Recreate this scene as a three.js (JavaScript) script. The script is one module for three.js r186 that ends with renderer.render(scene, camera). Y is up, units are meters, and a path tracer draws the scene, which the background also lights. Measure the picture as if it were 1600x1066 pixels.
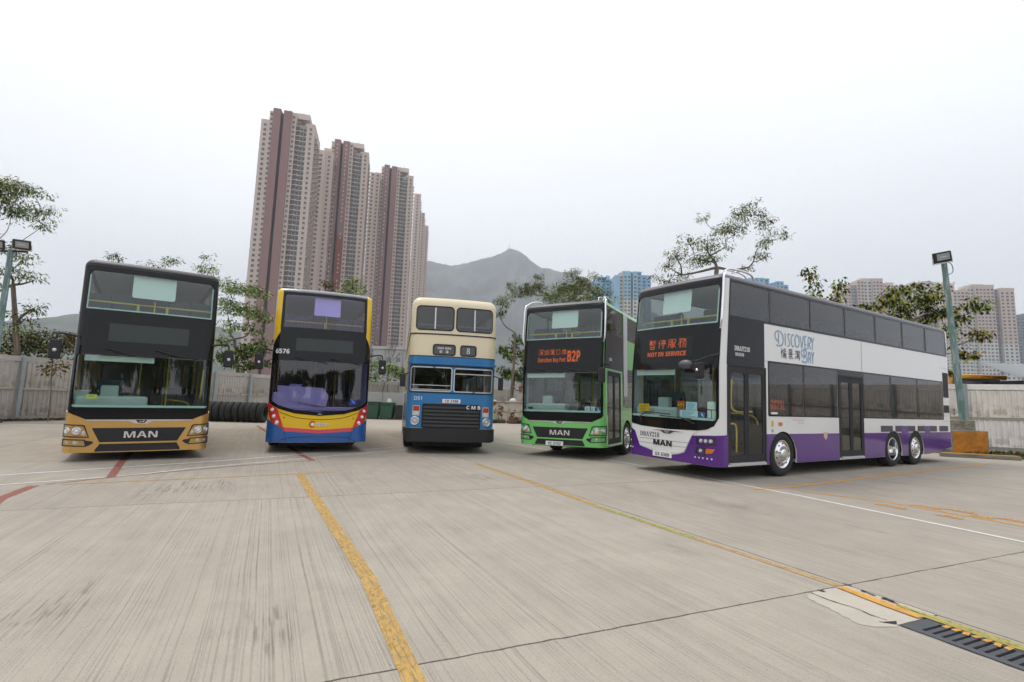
import * as THREE from 'three';
import { RoundedBoxGeometry } from 'three/addons/geometries/RoundedBoxGeometry.js';
import { mergeGeometries } from 'three/addons/utils/BufferGeometryUtils.js';
import { FontLoader } from 'three/addons/loaders/FontLoader.js';

// ───────────── camera, sky, sun, exposure ─────────────
const scene = new THREE.Scene();
const EYE = 1.479, FOCAL = 810.14 / 533, PITCH = THREE.MathUtils.degToRad(6.734), ROLL = THREE.MathUtils.degToRad(1.785);
const camera = new THREE.PerspectiveCamera(2 * Math.atan(1 / FOCAL) * 180 / Math.PI, 1024 / 682, 0.1, 9000);
camera.position.set(0, EYE, 0);
camera.rotation.set(PITCH, 0, ROLL, 'YXZ');
const renderer = new THREE.WebGLRenderer({ antialias: true });
renderer.toneMapping = THREE.LinearToneMapping;
renderer.toneMappingExposure = 1.05;
renderer.shadowMap.enabled = true;
renderer.setSize(1024, 682);

const SUN = new THREE.Vector3(-0.34, 0.90, -0.24).normalize();
const sun = new THREE.DirectionalLight(new THREE.Color(1, 0.95, 0.88), 1.3);
sun.name = 'sun';
sun.position.copy(SUN).multiplyScalar(120).add(new THREE.Vector3(0, 0, -15));
sun.target.position.set(0, 0, -15);
sun.castShadow = true;
sun.shadow.radius = 30;
Object.assign(sun.shadow.camera, { left: -60, right: 60, top: 60, bottom: -60, near: 1, far: 260 });
sun.shadow.mapSize.set(4096, 4096);
scene.add(sun, sun.target);

// seeded noise
let seedState = 7;
const rnd = () => { seedState = (seedState * 1664525 + 1013904223) >>> 0; return seedState / 4294967296; };
const seed = (n) => { seedState = (n * 2654435761) >>> 0; rnd(); rnd(); };
const rr = (a, b) => a + (b - a) * rnd();
const hash2 = (x, y) => { let h = (Math.imul(x, 374761393) + Math.imul(y, 668265263)) | 0; h = Math.imul(h ^ (h >>> 13), 1274126177); return ((h ^ (h >>> 16)) >>> 0) / 4294967296; };
const smooth = (t) => t * t * (3 - 2 * t);
function noise(x, y) {
  const ix = Math.floor(x), iy = Math.floor(y), u = smooth(x - ix), v = smooth(y - iy);
  return (hash2(ix, iy) * (1 - u) + hash2(ix + 1, iy) * u) * (1 - v) + (hash2(ix, iy + 1) * (1 - u) + hash2(ix + 1, iy + 1) * u) * v;
}
const fbm = (x, y, n = 4) => { let s = 0, a = 0.5, t = 0; for (let i = 0; i < n; i++) { s += a * noise(x, y); t += a; a *= 0.5; x = x * 2.03 + 17.3; y = y * 2.01 + 9.1; } return s / t; };
const noiseT = (x, y, px, py = px) => {   // noise that repeats every px, py cells
  const m = (a) => ((a % px) + px) % px, my = (a) => ((a % py) + py) % py, ix = Math.floor(x), iy = Math.floor(y), u = smooth(x - ix), v = smooth(y - iy), x0 = m(ix), x1 = m(ix + 1), y0 = my(iy), y1 = my(iy + 1);
  return (hash2(x0, y0) * (1 - u) + hash2(x1, y0) * u) * (1 - v) + (hash2(x0, y1) * (1 - u) + hash2(x1, y1) * u) * v;
};
const clamp = (x, a = 0, b = 1) => Math.min(b, Math.max(a, x));
const lerp = (a, b, t) => a + (b - a) * t;
const sstep = (a, b, x) => smooth(clamp((x - a) / (b - a)));

{ // an overcast, hazy sky: brighter round the veiled sun and upwards, soft cloud
  const W = 1024, H = 512, data = new Float32Array(W * H * 4), d = new THREE.Vector3();
  for (let j = 0; j < H; j++) for (let i = 0; i < W; i++) {
    const up = ((j + 0.5) / H - 0.5) * Math.PI, az = ((i + 0.5) / W - 0.5) * 2 * Math.PI;
    d.set(Math.cos(az) * Math.cos(up), Math.sin(up), Math.sin(az) * Math.cos(up));
    const c = d.dot(SUN), y = Math.max(0, d.y);
    const k = 1 / (0.22 + y), cl = fbm(d.x * k * 1.1 + 5, d.z * k * 1.1 + 3, 5);
    const glow = 0.31 * Math.exp((c - 1) * 3.0), veil = 0.83 + 0.05 * sstep(0.0, 0.6, y) + 0.12 * (cl - 0.5) * sstep(0.02, 0.3, y);
    const L = 1.36 * (veil + glow);
    const blue = 0.05 * clamp(1 - 1.5 * glow / 0.34) + 0.012;
    const o = (j * W + i) * 4;
    data[o] = L * (1 - blue * 0.75); data[o + 1] = L * (1 - blue * 0.30); data[o + 2] = L * (1 + blue * 0.75); data[o + 3] = 1;
  }
  const t = new THREE.DataTexture(data, W, H, THREE.RGBAFormat, THREE.FloatType);
  t.mapping = THREE.EquirectangularReflectionMapping; t.magFilter = THREE.LinearFilter; t.needsUpdate = true;
  scene.background = t; scene.environment = t;
}
scene.fog = new THREE.FogExp2(new THREE.Color(0.86, 0.92, 1.0), 0.0004);

// ───────────── helpers ─────────────
const names = new Map();
const numbered = (n) => { const k = names.get(n) ?? 0; names.set(n, k + 1); return k ? n + '_' + String(k).padStart(3, '0') : n; };
function tag(o, label, category, group, kind) {
  if (label) o.userData.label = label;
  if (category) o.userData.category = category;
  if (group) o.userData.group = group;
  if (kind) o.userData.kind = kind;
  return o;
}
function thing(name, label, category, group, [x, y, z] = [0, 0, 0], turn = 0) {
  const o = new THREE.Group(); o.name = numbered(name); scene.add(o);
  o.position.set(x, y, z); o.rotation.order = 'YXZ'; o.rotation.y = turn;
  return tag(o, label, category, group);
}
function part(name, geo, mat, parent, label) {
  const m = new THREE.Mesh(Array.isArray(geo) ? merge(geo) : geo, mat);
  m.name = parent === scene ? numbered(name) : name; m.castShadow = m.receiveShadow = true; parent.add(m);
  if (label) m.userData.label = label;
  return m;
}
const parts = (name, list, mat, parent, label) => list.map((g) => part(name, g, mat, parent, label));
function structure(name, label, geo, mat) { const m = geo ? part(name, geo, mat, scene) : new THREE.Group(); if (!geo) { m.name = numbered(name); scene.add(m); } return tag(m, label, null, null, 'structure'); }
function copyOf(o, label, pos, turn) {
  const c = o.clone(); c.name = numbered(o.name.replace(/_\d{3}$/, '')); scene.add(c);
  c.userData = { ...o.userData }; if (label) c.userData.label = label;
  if (pos) c.position.set(...pos); if (turn !== undefined) c.rotation.y = turn;
  return c;
}
const plain = (g) => { const n = g.index ? g.toNonIndexed() : g; for (const k of Object.keys(n.attributes)) if (!['position', 'normal', 'uv', 'color'].includes(k)) n.deleteAttribute(k); n.morphAttributes = {}; n.clearGroups?.(); return n; };
function merge(list) {
  list = list.map(plain);
  const uv = list.every((g) => g.attributes.uv), col = list.every((g) => g.attributes.color);
  for (const g of list) { if (!uv) g.deleteAttribute('uv'); if (!col) g.deleteAttribute('color'); if (!g.attributes.normal) g.computeVertexNormals(); }
  return list.length === 1 ? list[0] : mergeGeometries(list, false);
}
const box = (w, h, d, x = 0, y = 0, z = 0) => new THREE.BoxGeometry(w, h, d).translate(x, y, z);
const rbox = (w, h, d, r, x = 0, y = 0, z = 0) => new RoundedBoxGeometry(w, h, d, 2, r).translate(x, y, z);
const boxAB = (x0, y0, z0, x1, y1, z1) => box(Math.abs(x1 - x0), Math.abs(y1 - y0), Math.abs(z1 - z0), (x0 + x1) / 2, (y0 + y1) / 2, (z0 + z1) / 2);
const V3 = (a) => new THREE.Vector3(...a);
const tube = (pts, r, seg = 0, rad = 8, closed = false) => new THREE.TubeGeometry(pts.length === 2 ? new THREE.LineCurve3(V3(pts[0]), V3(pts[1])) : new THREE.CatmullRomCurve3(pts.map(V3), closed, 'centripetal'), seg || (pts.length === 2 ? 1 : pts.length * 6), r, rad, closed);
const cyl = (r0, r1, h, x = 0, y = 0, z = 0, n = 20) => new THREE.CylinderGeometry(r1, r0, h, n).translate(x, y, z);
function limb(pts, r0, r1, n = 7) {   // a tapered, bent branch
  const c = new THREE.CatmullRomCurve3(pts.map(V3)), m = pts.length * 3, g = new THREE.TubeGeometry(c, m, 1, n), p = g.attributes.position, q = new THREE.Vector3();
  for (let i = 0; i <= m; i++) { c.getPointAt(i / m, q); const r = lerp(r0, r1, i / m); for (let j = 0; j <= n; j++) { const k = i * (n + 1) + j; p.setXYZ(k, q.x + (p.getX(k) - q.x) * r, q.y + (p.getY(k) - q.y) * r, q.z + (p.getZ(k) - q.z) * r); } }
  return g;
}
// the point that shows at a place in a 1600 x 1066 picture, so many metres ahead of the camera
function at(px, py, ahead) {
  const v = new THREE.Vector3((px - 800) / 810.14, -(py - 533) / 810.14, -1).applyEuler(camera.rotation);
  return [v.x * ahead / -v.z, EYE + v.y * ahead / -v.z, -ahead];
}
const col = (r, g, b) => new THREE.Color().setRGB(r, g, b);
const std = (c, roughness = 0.7, o = {}) => new THREE.MeshStandardMaterial({ color: c, roughness, ...o });
let warp; const paint = (c, o = {}) => new THREE.MeshPhysicalMaterial({ bumpMap: (warp ??= (() => { const t = dataTex(256, 256, (i, j) => { const v = 0.7 * noiseT(i / 256 * 4, j / 256 * 4, 4) + 0.3 * noiseT(i / 256 * 11, j / 256 * 11, 11); return [v, v, v]; }); t.repeat.set(0.55, 0.55); return t; })()), bumpScale: 0.0035, color: c, roughness: 0.45, clearcoat: 1, clearcoatRoughness: 0.06, specularIntensity: 0.25, ...o });
function canvasTex(w, h, draw, srgb = true) {
  const c = document.createElement('canvas'); c.width = w; c.height = h; const g = c.getContext('2d'); draw(g, w, h);
  const t = new THREE.CanvasTexture(c); if (srgb) t.colorSpace = THREE.SRGBColorSpace; t.wrapS = t.wrapT = THREE.RepeatWrapping; t.magFilter = THREE.LinearFilter; return t;
}
function dataTex(w, h, f, srgb = false) {
  const d = new Uint8Array(w * h * 4);
  for (let j = 0; j < h; j++) for (let i = 0; i < w; i++) { const c = f(i, j), o = (j * w + i) * 4; d[o] = clamp(c[0] * 255, 0, 255); d[o + 1] = clamp(c[1] * 255, 0, 255); d[o + 2] = clamp(c[2] * 255, 0, 255); d[o + 3] = c[3] === undefined ? 255 : clamp(c[3] * 255, 0, 255); }
  const t = new THREE.DataTexture(d, w, h); t.wrapS = t.wrapT = THREE.RepeatWrapping; t.magFilter = THREE.LinearFilter; if (srgb) t.colorSpace = THREE.SRGBColorSpace; t.needsUpdate = true; return t;
}
const fonts = new FontLoader();
const [SANS, SERIF, REG] = await Promise.all(['sans_bold', 'serif_bold', 'sans_regular'].map((n) => fonts.loadAsync('fonts/droid/droid_' + n + '.typeface.json')));
// Chinese characters as strokes in a box of 100
const HAN = {
  愉: '8,34 12,54|20,5 20,95|28,28 34,42|65,5 40,30|65,5 92,30|52,32 80,32|46,95 46,45 66,45 66,95|46,60 66,60|46,75 66,75|76,48 76,80|90,42 90,95 82,90',
  景: '25,5 75,5 75,35 25,35 25,5|25,20 75,20|50,37 50,46|8,48 92,48|30,56 70,56 70,72 30,72 30,56|50,72 50,97 42,92|30,78 14,94|68,78 88,94',
  灣: '8,10 18,20|4,36 14,46|6,92 20,62|44,12 70,12|48,20 66,20|48,28 66,28|48,36 66,36 66,47 48,47 48,36|34,6 28,18 38,22 28,34|34,34 34,46|86,6 80,18 90,22 80,34|86,34 86,46|34,56 84,56 84,66 38,66 34,78 88,78 84,96 74,94',
  暫: '8,10 48,10|14,18 42,18 42,36 14,36 14,18|14,27 42,27|6,44 50,44|28,3 28,52|88,5 62,14 56,50|62,26 94,26|78,26 78,52|26,58 74,58 74,95 26,95 26,58|26,76 74,76',
  停: '24,5 6,45|18,30 18,96|64,3 64,12|36,14 94,14|48,22 82,22 82,36 48,36 48,22|38,54 38,45 94,45 90,54|48,62 84,62|66,62 66,95 56,90',
  服: '12,8 12,70 6,95|12,8 40,8 40,94|12,34 40,34|12,60 40,60|54,8 54,96|54,8 88,8 88,32 80,30|54,44 86,44 60,94|58,52 94,94',
  務: '8,10 42,10 26,26|14,20 28,30|4,38 44,38 38,48|26,38 26,94 18,90|24,46 4,70|62,4 50,26|56,16 92,16|84,16 52,50|60,22 94,48|52,62 86,62 82,94 72,90|68,52 48,96',
  深: '8,10 18,20|4,36 14,46|6,92 20,62|34,20 34,10 94,10 90,20|52,20 40,36|72,20 88,36|34,50 94,50|64,36 64,96|62,52 34,88|66,52 94,86',
  圳: '6,34 36,34|20,10 20,80|2,84 38,76|50,10 46,94|70,12 70,86|90,8 90,96',
  口: '20,15 80,15 80,85 20,85 20,15',
  岸: '50,3 50,26|24,10 24,26 76,26 76,10|14,36 92,36|18,36 6,94|36,54 84,54|28,74 94,74|60,54 60,96',
  柴: '18,8 18,46|34,5 34,46|34,24 48,24|4,50 50,42|90,12 62,28|62,5 62,46 94,46 92,36|8,64 92,64|50,54 50,97|48,66 10,94|52,66 92,94',
};
function han(g, text, x, y, size, gap = 1.08) {
  for (const ch of text) {
    for (const st of HAN[ch].split('|')) { g.beginPath(); st.split(' ').forEach((p, i) => { const [a, b] = p.split(',').map(Number), X = x + a / 100 * size, Y = y + b / 100 * size; i ? g.lineTo(X, Y) : g.moveTo(X, Y); }); g.stroke(); }
    x += size * gap;
  }
}
// ───────────── shared materials ─────────────
const M = {
  black: new THREE.MeshPhysicalMaterial({ color: col(0.008, 0.008, 0.009), roughness: 0.08, specularIntensity: 0.55 }),
  dull: std(col(0.02, 0.02, 0.022), 0.75), rubber: std(col(0.018, 0.018, 0.019), 0.85), under: std(col(0.02, 0.02, 0.02), 0.9),
  chrome: std(col(0.78, 0.78, 0.79), 0.12, { metalness: 1 }), steel: std(col(0.45, 0.46, 0.47), 0.38, { metalness: 0.8 }), silver: std(col(0.60, 0.60, 0.61), 0.35, { metalness: 0.35 }),
  white: paint(col(0.74, 0.74, 0.73)), plate: std(col(0.8, 0.8, 0.78), 0.5), ink: std(col(0.015, 0.015, 0.015), 0.6),
  railYellow: paint(col(0.62, 0.47, 0.04)), dash: std(col(0.5, 0.53, 0.52), 0.7), inner: std(col(0.50, 0.51, 0.52), 0.85), floor: std(col(0.12, 0.13, 0.15), 0.8), ceil: std(col(0.72, 0.73, 0.74), 0.8),
  seat: std(col(0.09, 0.11, 0.13), 0.9), blind: std(col(0.82, 0.84, 0.84), 0.8), paper: std(col(0.78, 0.78, 0.76), 0.8),
  glass: new THREE.MeshPhysicalMaterial({ color: col(0.70, 0.84, 0.80), roughness: 0.02, transmission: 1, thickness: 0, ior: 1.72 }),
  violet: new THREE.MeshPhysicalMaterial({ color: col(0.60, 0.56, 0.86), roughness: 0.02, transmission: 1, thickness: 0, ior: 1.72 }),
  clear: new THREE.MeshPhysicalMaterial({ color: col(0.9, 0.92, 0.92), roughness: 0.03, transmission: 1, thickness: 0, ior: 1.5 }),
  dark: new THREE.MeshPhysicalMaterial({ color: col(0.30, 0.31, 0.33), roughness: 0.03, transmission: 1, thickness: 0, ior: 1.72 }),
  side: new THREE.MeshPhysicalMaterial({ color: col(0.13, 0.135, 0.14), roughness: 0.02, transmission: 1, thickness: 0, ior: 1.72 }),
  tint: new THREE.MeshPhysicalMaterial({ color: col(0.42, 0.44, 0.45), roughness: 0.02, transmission: 1, thickness: 0, ior: 1.72 }),
  amber: paint(col(0.62, 0.16, 0.01)), redLens: paint(col(0.5, 0.02, 0.015)), sign: new THREE.MeshPhysicalMaterial({ color: col(0.035, 0.043, 0.042), roughness: 0.25, specularIntensity: 0.6 }),
  frit: std(col(0.62, 0.72, 0.70), 0.6),
};
// ───────────── a bus body as a bent sheet: s runs round the body from the middle of the front, v runs up ─────────────
class Shell {
  constructor({ W = 2.5, L = 12.3, r = 0.2, rb = 0.2, top = 4.37, rt = 0.16, bulge = 0.05, rake = () => 0 }) {
    Object.assign(this, { W, L, r, rb, top, rt, bulge, rake, hw: W / 2 });
    this.sC = this.hw - r; this.sS = this.sC + r * Math.PI / 2; this.sR = this.sS + L - r - rb; this.sRc = this.sR + rb * Math.PI / 2; this.sEnd = this.sRc + this.hw - rb;
    this.vT = top - rt; this.vMax = this.vT + rt * Math.PI / 2;
  }
  side(d) { return this.sS + d - this.r; }
  base(s) {
    const g = s < 0 ? -1 : 1, a = Math.abs(s), { r, rb, hw, L } = this;
    if (a <= this.sC) return [g * a, 0, 0, -1];
    if (a <= this.sS) { const t = (a - this.sC) / r; return [g * (hw - r + r * Math.sin(t)), r - r * Math.cos(t), g * Math.sin(t), -Math.cos(t)]; }
    if (a <= this.sR) return [g * hw, r + a - this.sS, g, 0];
    if (a <= this.sRc) { const t = (a - this.sR) / rb; return [g * (hw - rb + rb * Math.cos(t)), L - rb + rb * Math.sin(t), g * Math.cos(t), Math.sin(t)]; }
    return [g * (hw - rb - (a - this.sRc)), L, 0, 1];
  }
  P(s, v, off = 0) {
    const [x, d, nx, nd] = this.base(s); let y = v, k = off;
    if (v > this.vT) { const a = Math.min((v - this.vT) / this.rt, Math.PI / 2); y = this.vT + this.rt * Math.sin(a) + off * Math.sin(a); k = off * Math.cos(a) - this.rt * (1 - Math.cos(a)); }
    const w = clamp(1 - d / 1.3); return [x + nx * k, y, -(d + nd * k + w * w * (this.rake(y) + this.bulge * (x / this.hw) ** 2))];
  }
  frame(s, v) {
    const e = 1e-3, v0 = Math.min(v, this.vMax - 2 * e), a = this.P(s - e, v0), b = this.P(s + e, v0), c = this.P(s, v0 - e), d = this.P(s, v0 + e);
    const T = new THREE.Vector3(b[0] - a[0], b[1] - a[1], b[2] - a[2]).normalize(), U = new THREE.Vector3(d[0] - c[0], d[1] - c[1], d[2] - c[2]).normalize();
    return [T, U, T.clone().cross(U).normalize()];
  }
  cuts() {   // lines along which a sheet must be creased to follow the body
    if (this._cuts) return this._cuts;
    const S = [], V = [], n = Math.ceil(this.sC / 0.2); for (let i = 0; i < n; i++) S.push(this.sC * i / n);
    for (let i = 0; i <= 7; i++) S.push(lerp(this.sC, this.sS, i / 7)); for (const d of [0.45, 0.7, 0.95, 1.3]) S.push(this.side(d)); for (let i = 0; i <= 4; i++) S.push(lerp(this.sR, this.sRc, i / 4));
    for (let i = 0; i <= 5; i++) V.push(lerp(this.vT, this.vMax, i / 5)); V.push(this.bend ?? 2.3);
    return (this._cuts = [[...S.filter((x) => x > 0).map((x) => -x), ...S].sort((a, b) => a - b), V.sort((a, b) => a - b)]);
  }
  // shape(s) in (s, v) metres -> a sheet `th` thick whose back lies `off` outside the body
  patch(shapes, off = 0, th = 0, { at: [ax, ay] = [0, 0], scale: [kx, ky] = [1, 1], uv, seg = 8 } = {}) {
    const g = plain(th ? new THREE.ExtrudeGeometry(shapes, { depth: 1, bevelEnabled: false, curveSegments: seg }) : new THREE.ShapeGeometry(shapes, seg));
    const p = g.attributes.position, n = g.attributes.normal, out = [], stack = [];
    for (let i = 0; i < p.count; i++) { p.setX(i, p.getX(i) * kx + ax); p.setY(i, p.getY(i) * ky + ay); }
    for (let i = 0; i < p.count; i += 3) stack.push([0, 1, 2].map((k) => [p.getX(i + k), p.getY(i + k), p.getZ(i + k), n.getX(i + k), n.getY(i + k), n.getZ(i + k)]));
    const split = (polys, ax, lines) => {
      const res = [];
      for (let q of polys) {
        let lo = Infinity, hi = -Infinity; for (const p of q) { lo = Math.min(lo, p[ax]); hi = Math.max(hi, p[ax]); }
        for (const c of lines) {
          if (c <= lo + 1e-5 || c >= hi - 1e-5) continue;
          const A = [], Bq = []; for (let i = 0; i < q.length; i++) { const a = q[i], b = q[(i + 1) % q.length], da = a[ax] - c, db = b[ax] - c; if (da <= 0) A.push(a); if (da >= 0) Bq.push(a); if (da * db < 0) { const t = da / (da - db), m = a.map((x, k) => x + (b[k] - x) * t); A.push(m); Bq.push(m); } }
          if (A.length > 2) res.push(A); q = Bq; if (q.length < 3) break;
        }
        if (q.length > 2) res.push(q);
      }
      return res;
    };
    const [cs, cv] = this.cuts();
    for (const q of split(split(stack, 0, cs), 1, cv)) for (let i = 1; i < q.length - 1; i++) out.push(q[0], q[i], q[i + 1]);
    const P = new Float32Array(out.length * 3), N = new Float32Array(out.length * 3), T = new Float32Array(out.length * 2), q = new THREE.Vector3();
    out.forEach(([s, v, w, nx, ny, nz], i) => {
      P.set(this.P(s, v, off + w * th), i * 3);
      const [t, u, k] = this.frame(s, v); q.set(0, 0, 0).addScaledVector(t, nx).addScaledVector(u, ny).addScaledVector(k, nz).normalize(); N.set([q.x, q.y, q.z], i * 3);
      T.set(uv ? [(s - uv[0]) / (uv[2] - uv[0]), (v - uv[1]) / (uv[3] - uv[1])] : [s, v], i * 2);
    });
    const o = new THREE.BufferGeometry(); o.setAttribute('position', new THREE.BufferAttribute(P, 3)); o.setAttribute('normal', new THREE.BufferAttribute(N, 3)); o.setAttribute('uv', new THREE.BufferAttribute(T, 2)); return o;
  }
  roof(rise = 0.05) {
    const ring = [], n = 160; for (let i = 0; i < n; i++) { const s = lerp(-this.sEnd, this.sEnd, i / n); ring.push(this.P(s, this.vMax)); }
    const pos = [], idx = [], R = 6;
    for (let j = 0; j <= R; j++) { const k = 1 - j / R; for (const [x, y, z] of ring) { const cz = clamp(z, -this.L + 1.2, -1.2); pos.push(x * k, y + rise * (1 - k * k), cz + (z - cz) * k); } }
    for (let j = 0; j < R; j++) for (let i = 0; i < n; i++) { const a = j * n + i, b = j * n + (i + 1) % n, c = a + n, d = b + n; idx.push(a, b, d, a, d, c); }
    const g = new THREE.BufferGeometry(); g.setAttribute('position', new THREE.Float32BufferAttribute(pos, 3)); g.setIndex(idx); g.computeVertexNormals(); return g;
  }
}
const poly = (pts, ...holes) => { const s = new THREE.Shape(pts.map((p) => new THREE.Vector2(...p))); s.holes.push(...holes); return s; };
function rrect(x0, y0, x1, y1, r = 0.05, hole = false) {
  const s = hole ? new THREE.Path() : new THREE.Shape(), k = (Array.isArray(r) ? r : [r, r, r, r]).map((q) => Math.max(q, 0.001)), h = Math.PI / 2;   // corners from bottom left, anticlockwise
  s.moveTo(x0 + k[0], y0); s.lineTo(x1 - k[1], y0); s.absarc(x1 - k[1], y0 + k[1], k[1], -h, 0, false); s.lineTo(x1, y1 - k[2]); s.absarc(x1 - k[2], y1 - k[2], k[2], 0, h, false);
  s.lineTo(x0 + k[3], y1); s.absarc(x0 + k[3], y1 - k[3], k[3], h, 2 * h, false); s.lineTo(x0, y0 + k[0]); s.absarc(x0 + k[0], y0 + k[0], k[0], 2 * h, 3 * h, false); return s;
}
const holeOf = (a) => rrect(...a.slice(0, 4), a[4] ?? 0.05, true);
const frameOf = (a, w) => { const s = rrect(a[0] - w, a[1] - w, a[2] + w, a[3] + w, (a[4] ?? 0.05) + w); s.holes.push(holeOf(a)); return s; };
function textPatch(S, font, str, size, s, v, { off = 0.004, th = 0.004, sx = 1, center = false } = {}) {
  const sh = font.generateShapes(str, size); if (center) { const g = new THREE.ShapeGeometry(sh); g.computeBoundingBox(); s -= g.boundingBox.max.x * sx / 2; }
  return S.patch(sh, off, th, { at: [s, v], scale: [sx, 1], seg: 3 });
}
function decal(S, s0, v0, s1, v1, tex, off = 0.006, o = {}) {
  return [S.patch(rrect(s0, v0, s1, v1, 0.001), off, 0, { uv: [s0, v0, s1, v1] }), std(0xffffff, 0.5, { map: tex, transparent: true, ...o })];
}
// wheels
const lathe = (pts, n = 36) => new THREE.LatheGeometry(pts.map((p) => new THREE.Vector2(...p)), n).rotateZ(-Math.PI / 2);   // y of the profile becomes +x, outwards
const TYRE = lathe([[0.30, -0.14], [0.44, -0.145], [0.485, -0.12], [0.5, -0.09], [0.5, 0.09], [0.485, 0.125], [0.44, 0.148], [0.38, 0.15], [0.315, 0.135], [0.30, 0.10], [0.30, -0.14]], 44);
const RIM_OUT = lathe([[0.315, 0.138], [0.30, 0.145], [0.29, 0.12], [0.27, 0.11], [0.262, 0.125], [0.20, 0.165], [0.17, 0.168], [0.165, 0.15], [0.12, 0.15], [0.115, 0.19], [0.09, 0.205], [0.001, 0.207]]);
const RIM_IN = lathe([[0.315, 0.138], [0.30, 0.147], [0.285, 0.13], [0.27, 0.02], [0.25, -0.04], [0.2, -0.06], [0.14, -0.06], [0.13, 0.02], [0.09, 0.04], [0.001, 0.04]]);
function nuts(x, r, size, n, h) { const l = []; for (let i = 0; i < n; i++) { const a = i / n * 2 * Math.PI; l.push(new THREE.CylinderGeometry(size, size, h, 8).rotateZ(Math.PI / 2).translate(x, r * Math.cos(a), r * Math.sin(a))); } return merge(l); }
const NUTS_OUT = nuts(0.16, 0.142, 0.016, 10, 0.05), HOLES_OUT = nuts(0.143, 0.232, 0.02, 10, 0.014), NUTS_IN = nuts(-0.045, 0.17, 0.014, 10, 0.05);
function wheel(bus, d, nearside, dish, y, tilt = 0) {
  const x = nearside ? 1.09 : -1.09, w = part('wheel', TYRE, M.rubber, bus); w.position.set(x, y + x * tilt, -d); if (!nearside) w.rotation.y = Math.PI;
  part('rim', dish ? RIM_IN : RIM_OUT, M.chrome, w); part('wheel_nuts', dish ? NUTS_IN : NUTS_OUT, M.steel, w); if (!dish) part('hand_holes', HOLES_OUT, M.ink, w);
}
const SEAT = merge([rbox(0.44, 0.12, 0.44, 0.04, 0, 0.42, 0), rbox(0.44, 0.72, 0.1, 0.04, 0, 0.8, 0.22).rotateX(0.06), box(0.36, 0.36, 0.06, 0, 0.18, 0.02)]);
// floors, ceiling, seats, cab and handrails
function interior(b, S, o) {
  const { L, hw } = S, i = hw - 0.045;
  part('lower_floor', [boxAB(-i, 0.3, -L + 0.08, i, 0.36, -0.2), boxAB(-0.75, 0.36, -3.1, 0.75, 0.42, -2.0)], M.floor, b);
  part('upper_floor', boxAB(-i, 2.5, -L + 0.08, i, 2.56, -0.38), M.inner, b);
  part('ceiling', boxAB(-i + 0.06, 4.2, -L + 0.12, i - 0.06, 4.24, -0.5), M.ceil, b);
  part('partition', [boxAB(-i, 0.42, -1.75, -0.1, 1.45, -1.7), boxAB(-i, 0.36, -L + 1.7, i, 2.5, -L + 1.66)], o.partition ?? M.inner, b);
  const t = o.dashTop ?? 1.5;
  part('dashboard', [rbox(1.25, t - 0.95, 0.42, 0.06, -0.55, (t + 0.95) / 2 - 0.06, -0.42), rbox(2.15, 0.12, 0.36, 0.04, 0, 1.14, -0.36), rbox(0.32, 0.3, 0.16, 0.04, -0.62, t + 0.02, -0.62)], o.dash ?? M.dash, b);
  const sw = part('steering_wheel', new THREE.TorusGeometry(0.24, 0.018, 8, 32).rotateX(-1.0).translate(-0.62, t + 0.06, -0.86), M.dull, b); part('steering_column', tube([[-0.62, 1.0, -0.6], [-0.62, t + 0.04, -0.85]], 0.04), M.dull, sw);
  const ds = part('driver_seat', SEAT, M.seat, b); ds.position.set(-0.62, 0.55, -1.35); ds.scale.setScalar(1.1);
  for (let d = 2.2; d < L - 2; d += 0.86) for (const s of [-0.98, -0.52, 0.52, 0.98]) {
    const u = part('seat', SEAT, M.seat, b); u.position.set(s, 2.56, -d + 0.2); u.rotation.y = 0;
    if (d > 3.6 && !(s > 0 && d > 4.4 && d < 6.6)) { const l = part('seat', SEAT, M.seat, b); l.position.set(s, d > 7 ? 0.55 : 0.36, -d); }
  }
  for (const s of [-0.98, -0.52, 0.52, 0.98]) { const u = part('seat', SEAT, M.seat, b); u.position.set(s, 2.56, -1.15); }
  const R = M.railYellow, x = o.railWidth ?? 1.14;
  if (o.rail !== 'none') part('upper_deck_rail', [tube([[-x, 3.47, -0.42], [x, 3.47, -0.42]], 0.02), ...(o.railPosts ?? [-0.27, 0.27]).map((p) => boxAB(p - 0.025, 3.1, -0.44, p + 0.025, 3.47, -0.4)), boxAB(0.015, 3.3, -0.44, 0.045, o.railTop ?? 3.56, -0.4)], R, b);
  part('handrail', [tube([[0.45, 0.4, -1.5], [0.45, 2.48, -1.5]], 0.019), tube([[-0.1, 1.4, -1.76], [-0.1, 2.48, -1.76]], 0.019), tube([[0.95, 0.4, -1.85], [0.95, 1.25, -1.85], [0.6, 1.35, -1.85], [0.45, 1.35, -1.5]], 0.019)], R, b);
  part('handrail', [tube([[0.45, 0.4, -3.4], [0.45, 2.48, -3.4]], 0.019), tube([[0.42, 0.4, -6.5], [0.42, 2.48, -6.5]], 0.019), tube([[1.1, 1.4, -4.7], [0.4, 1.4, -4.7], [0.4, 0.4, -4.7]], 0.019)], R, b);
}
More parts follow.
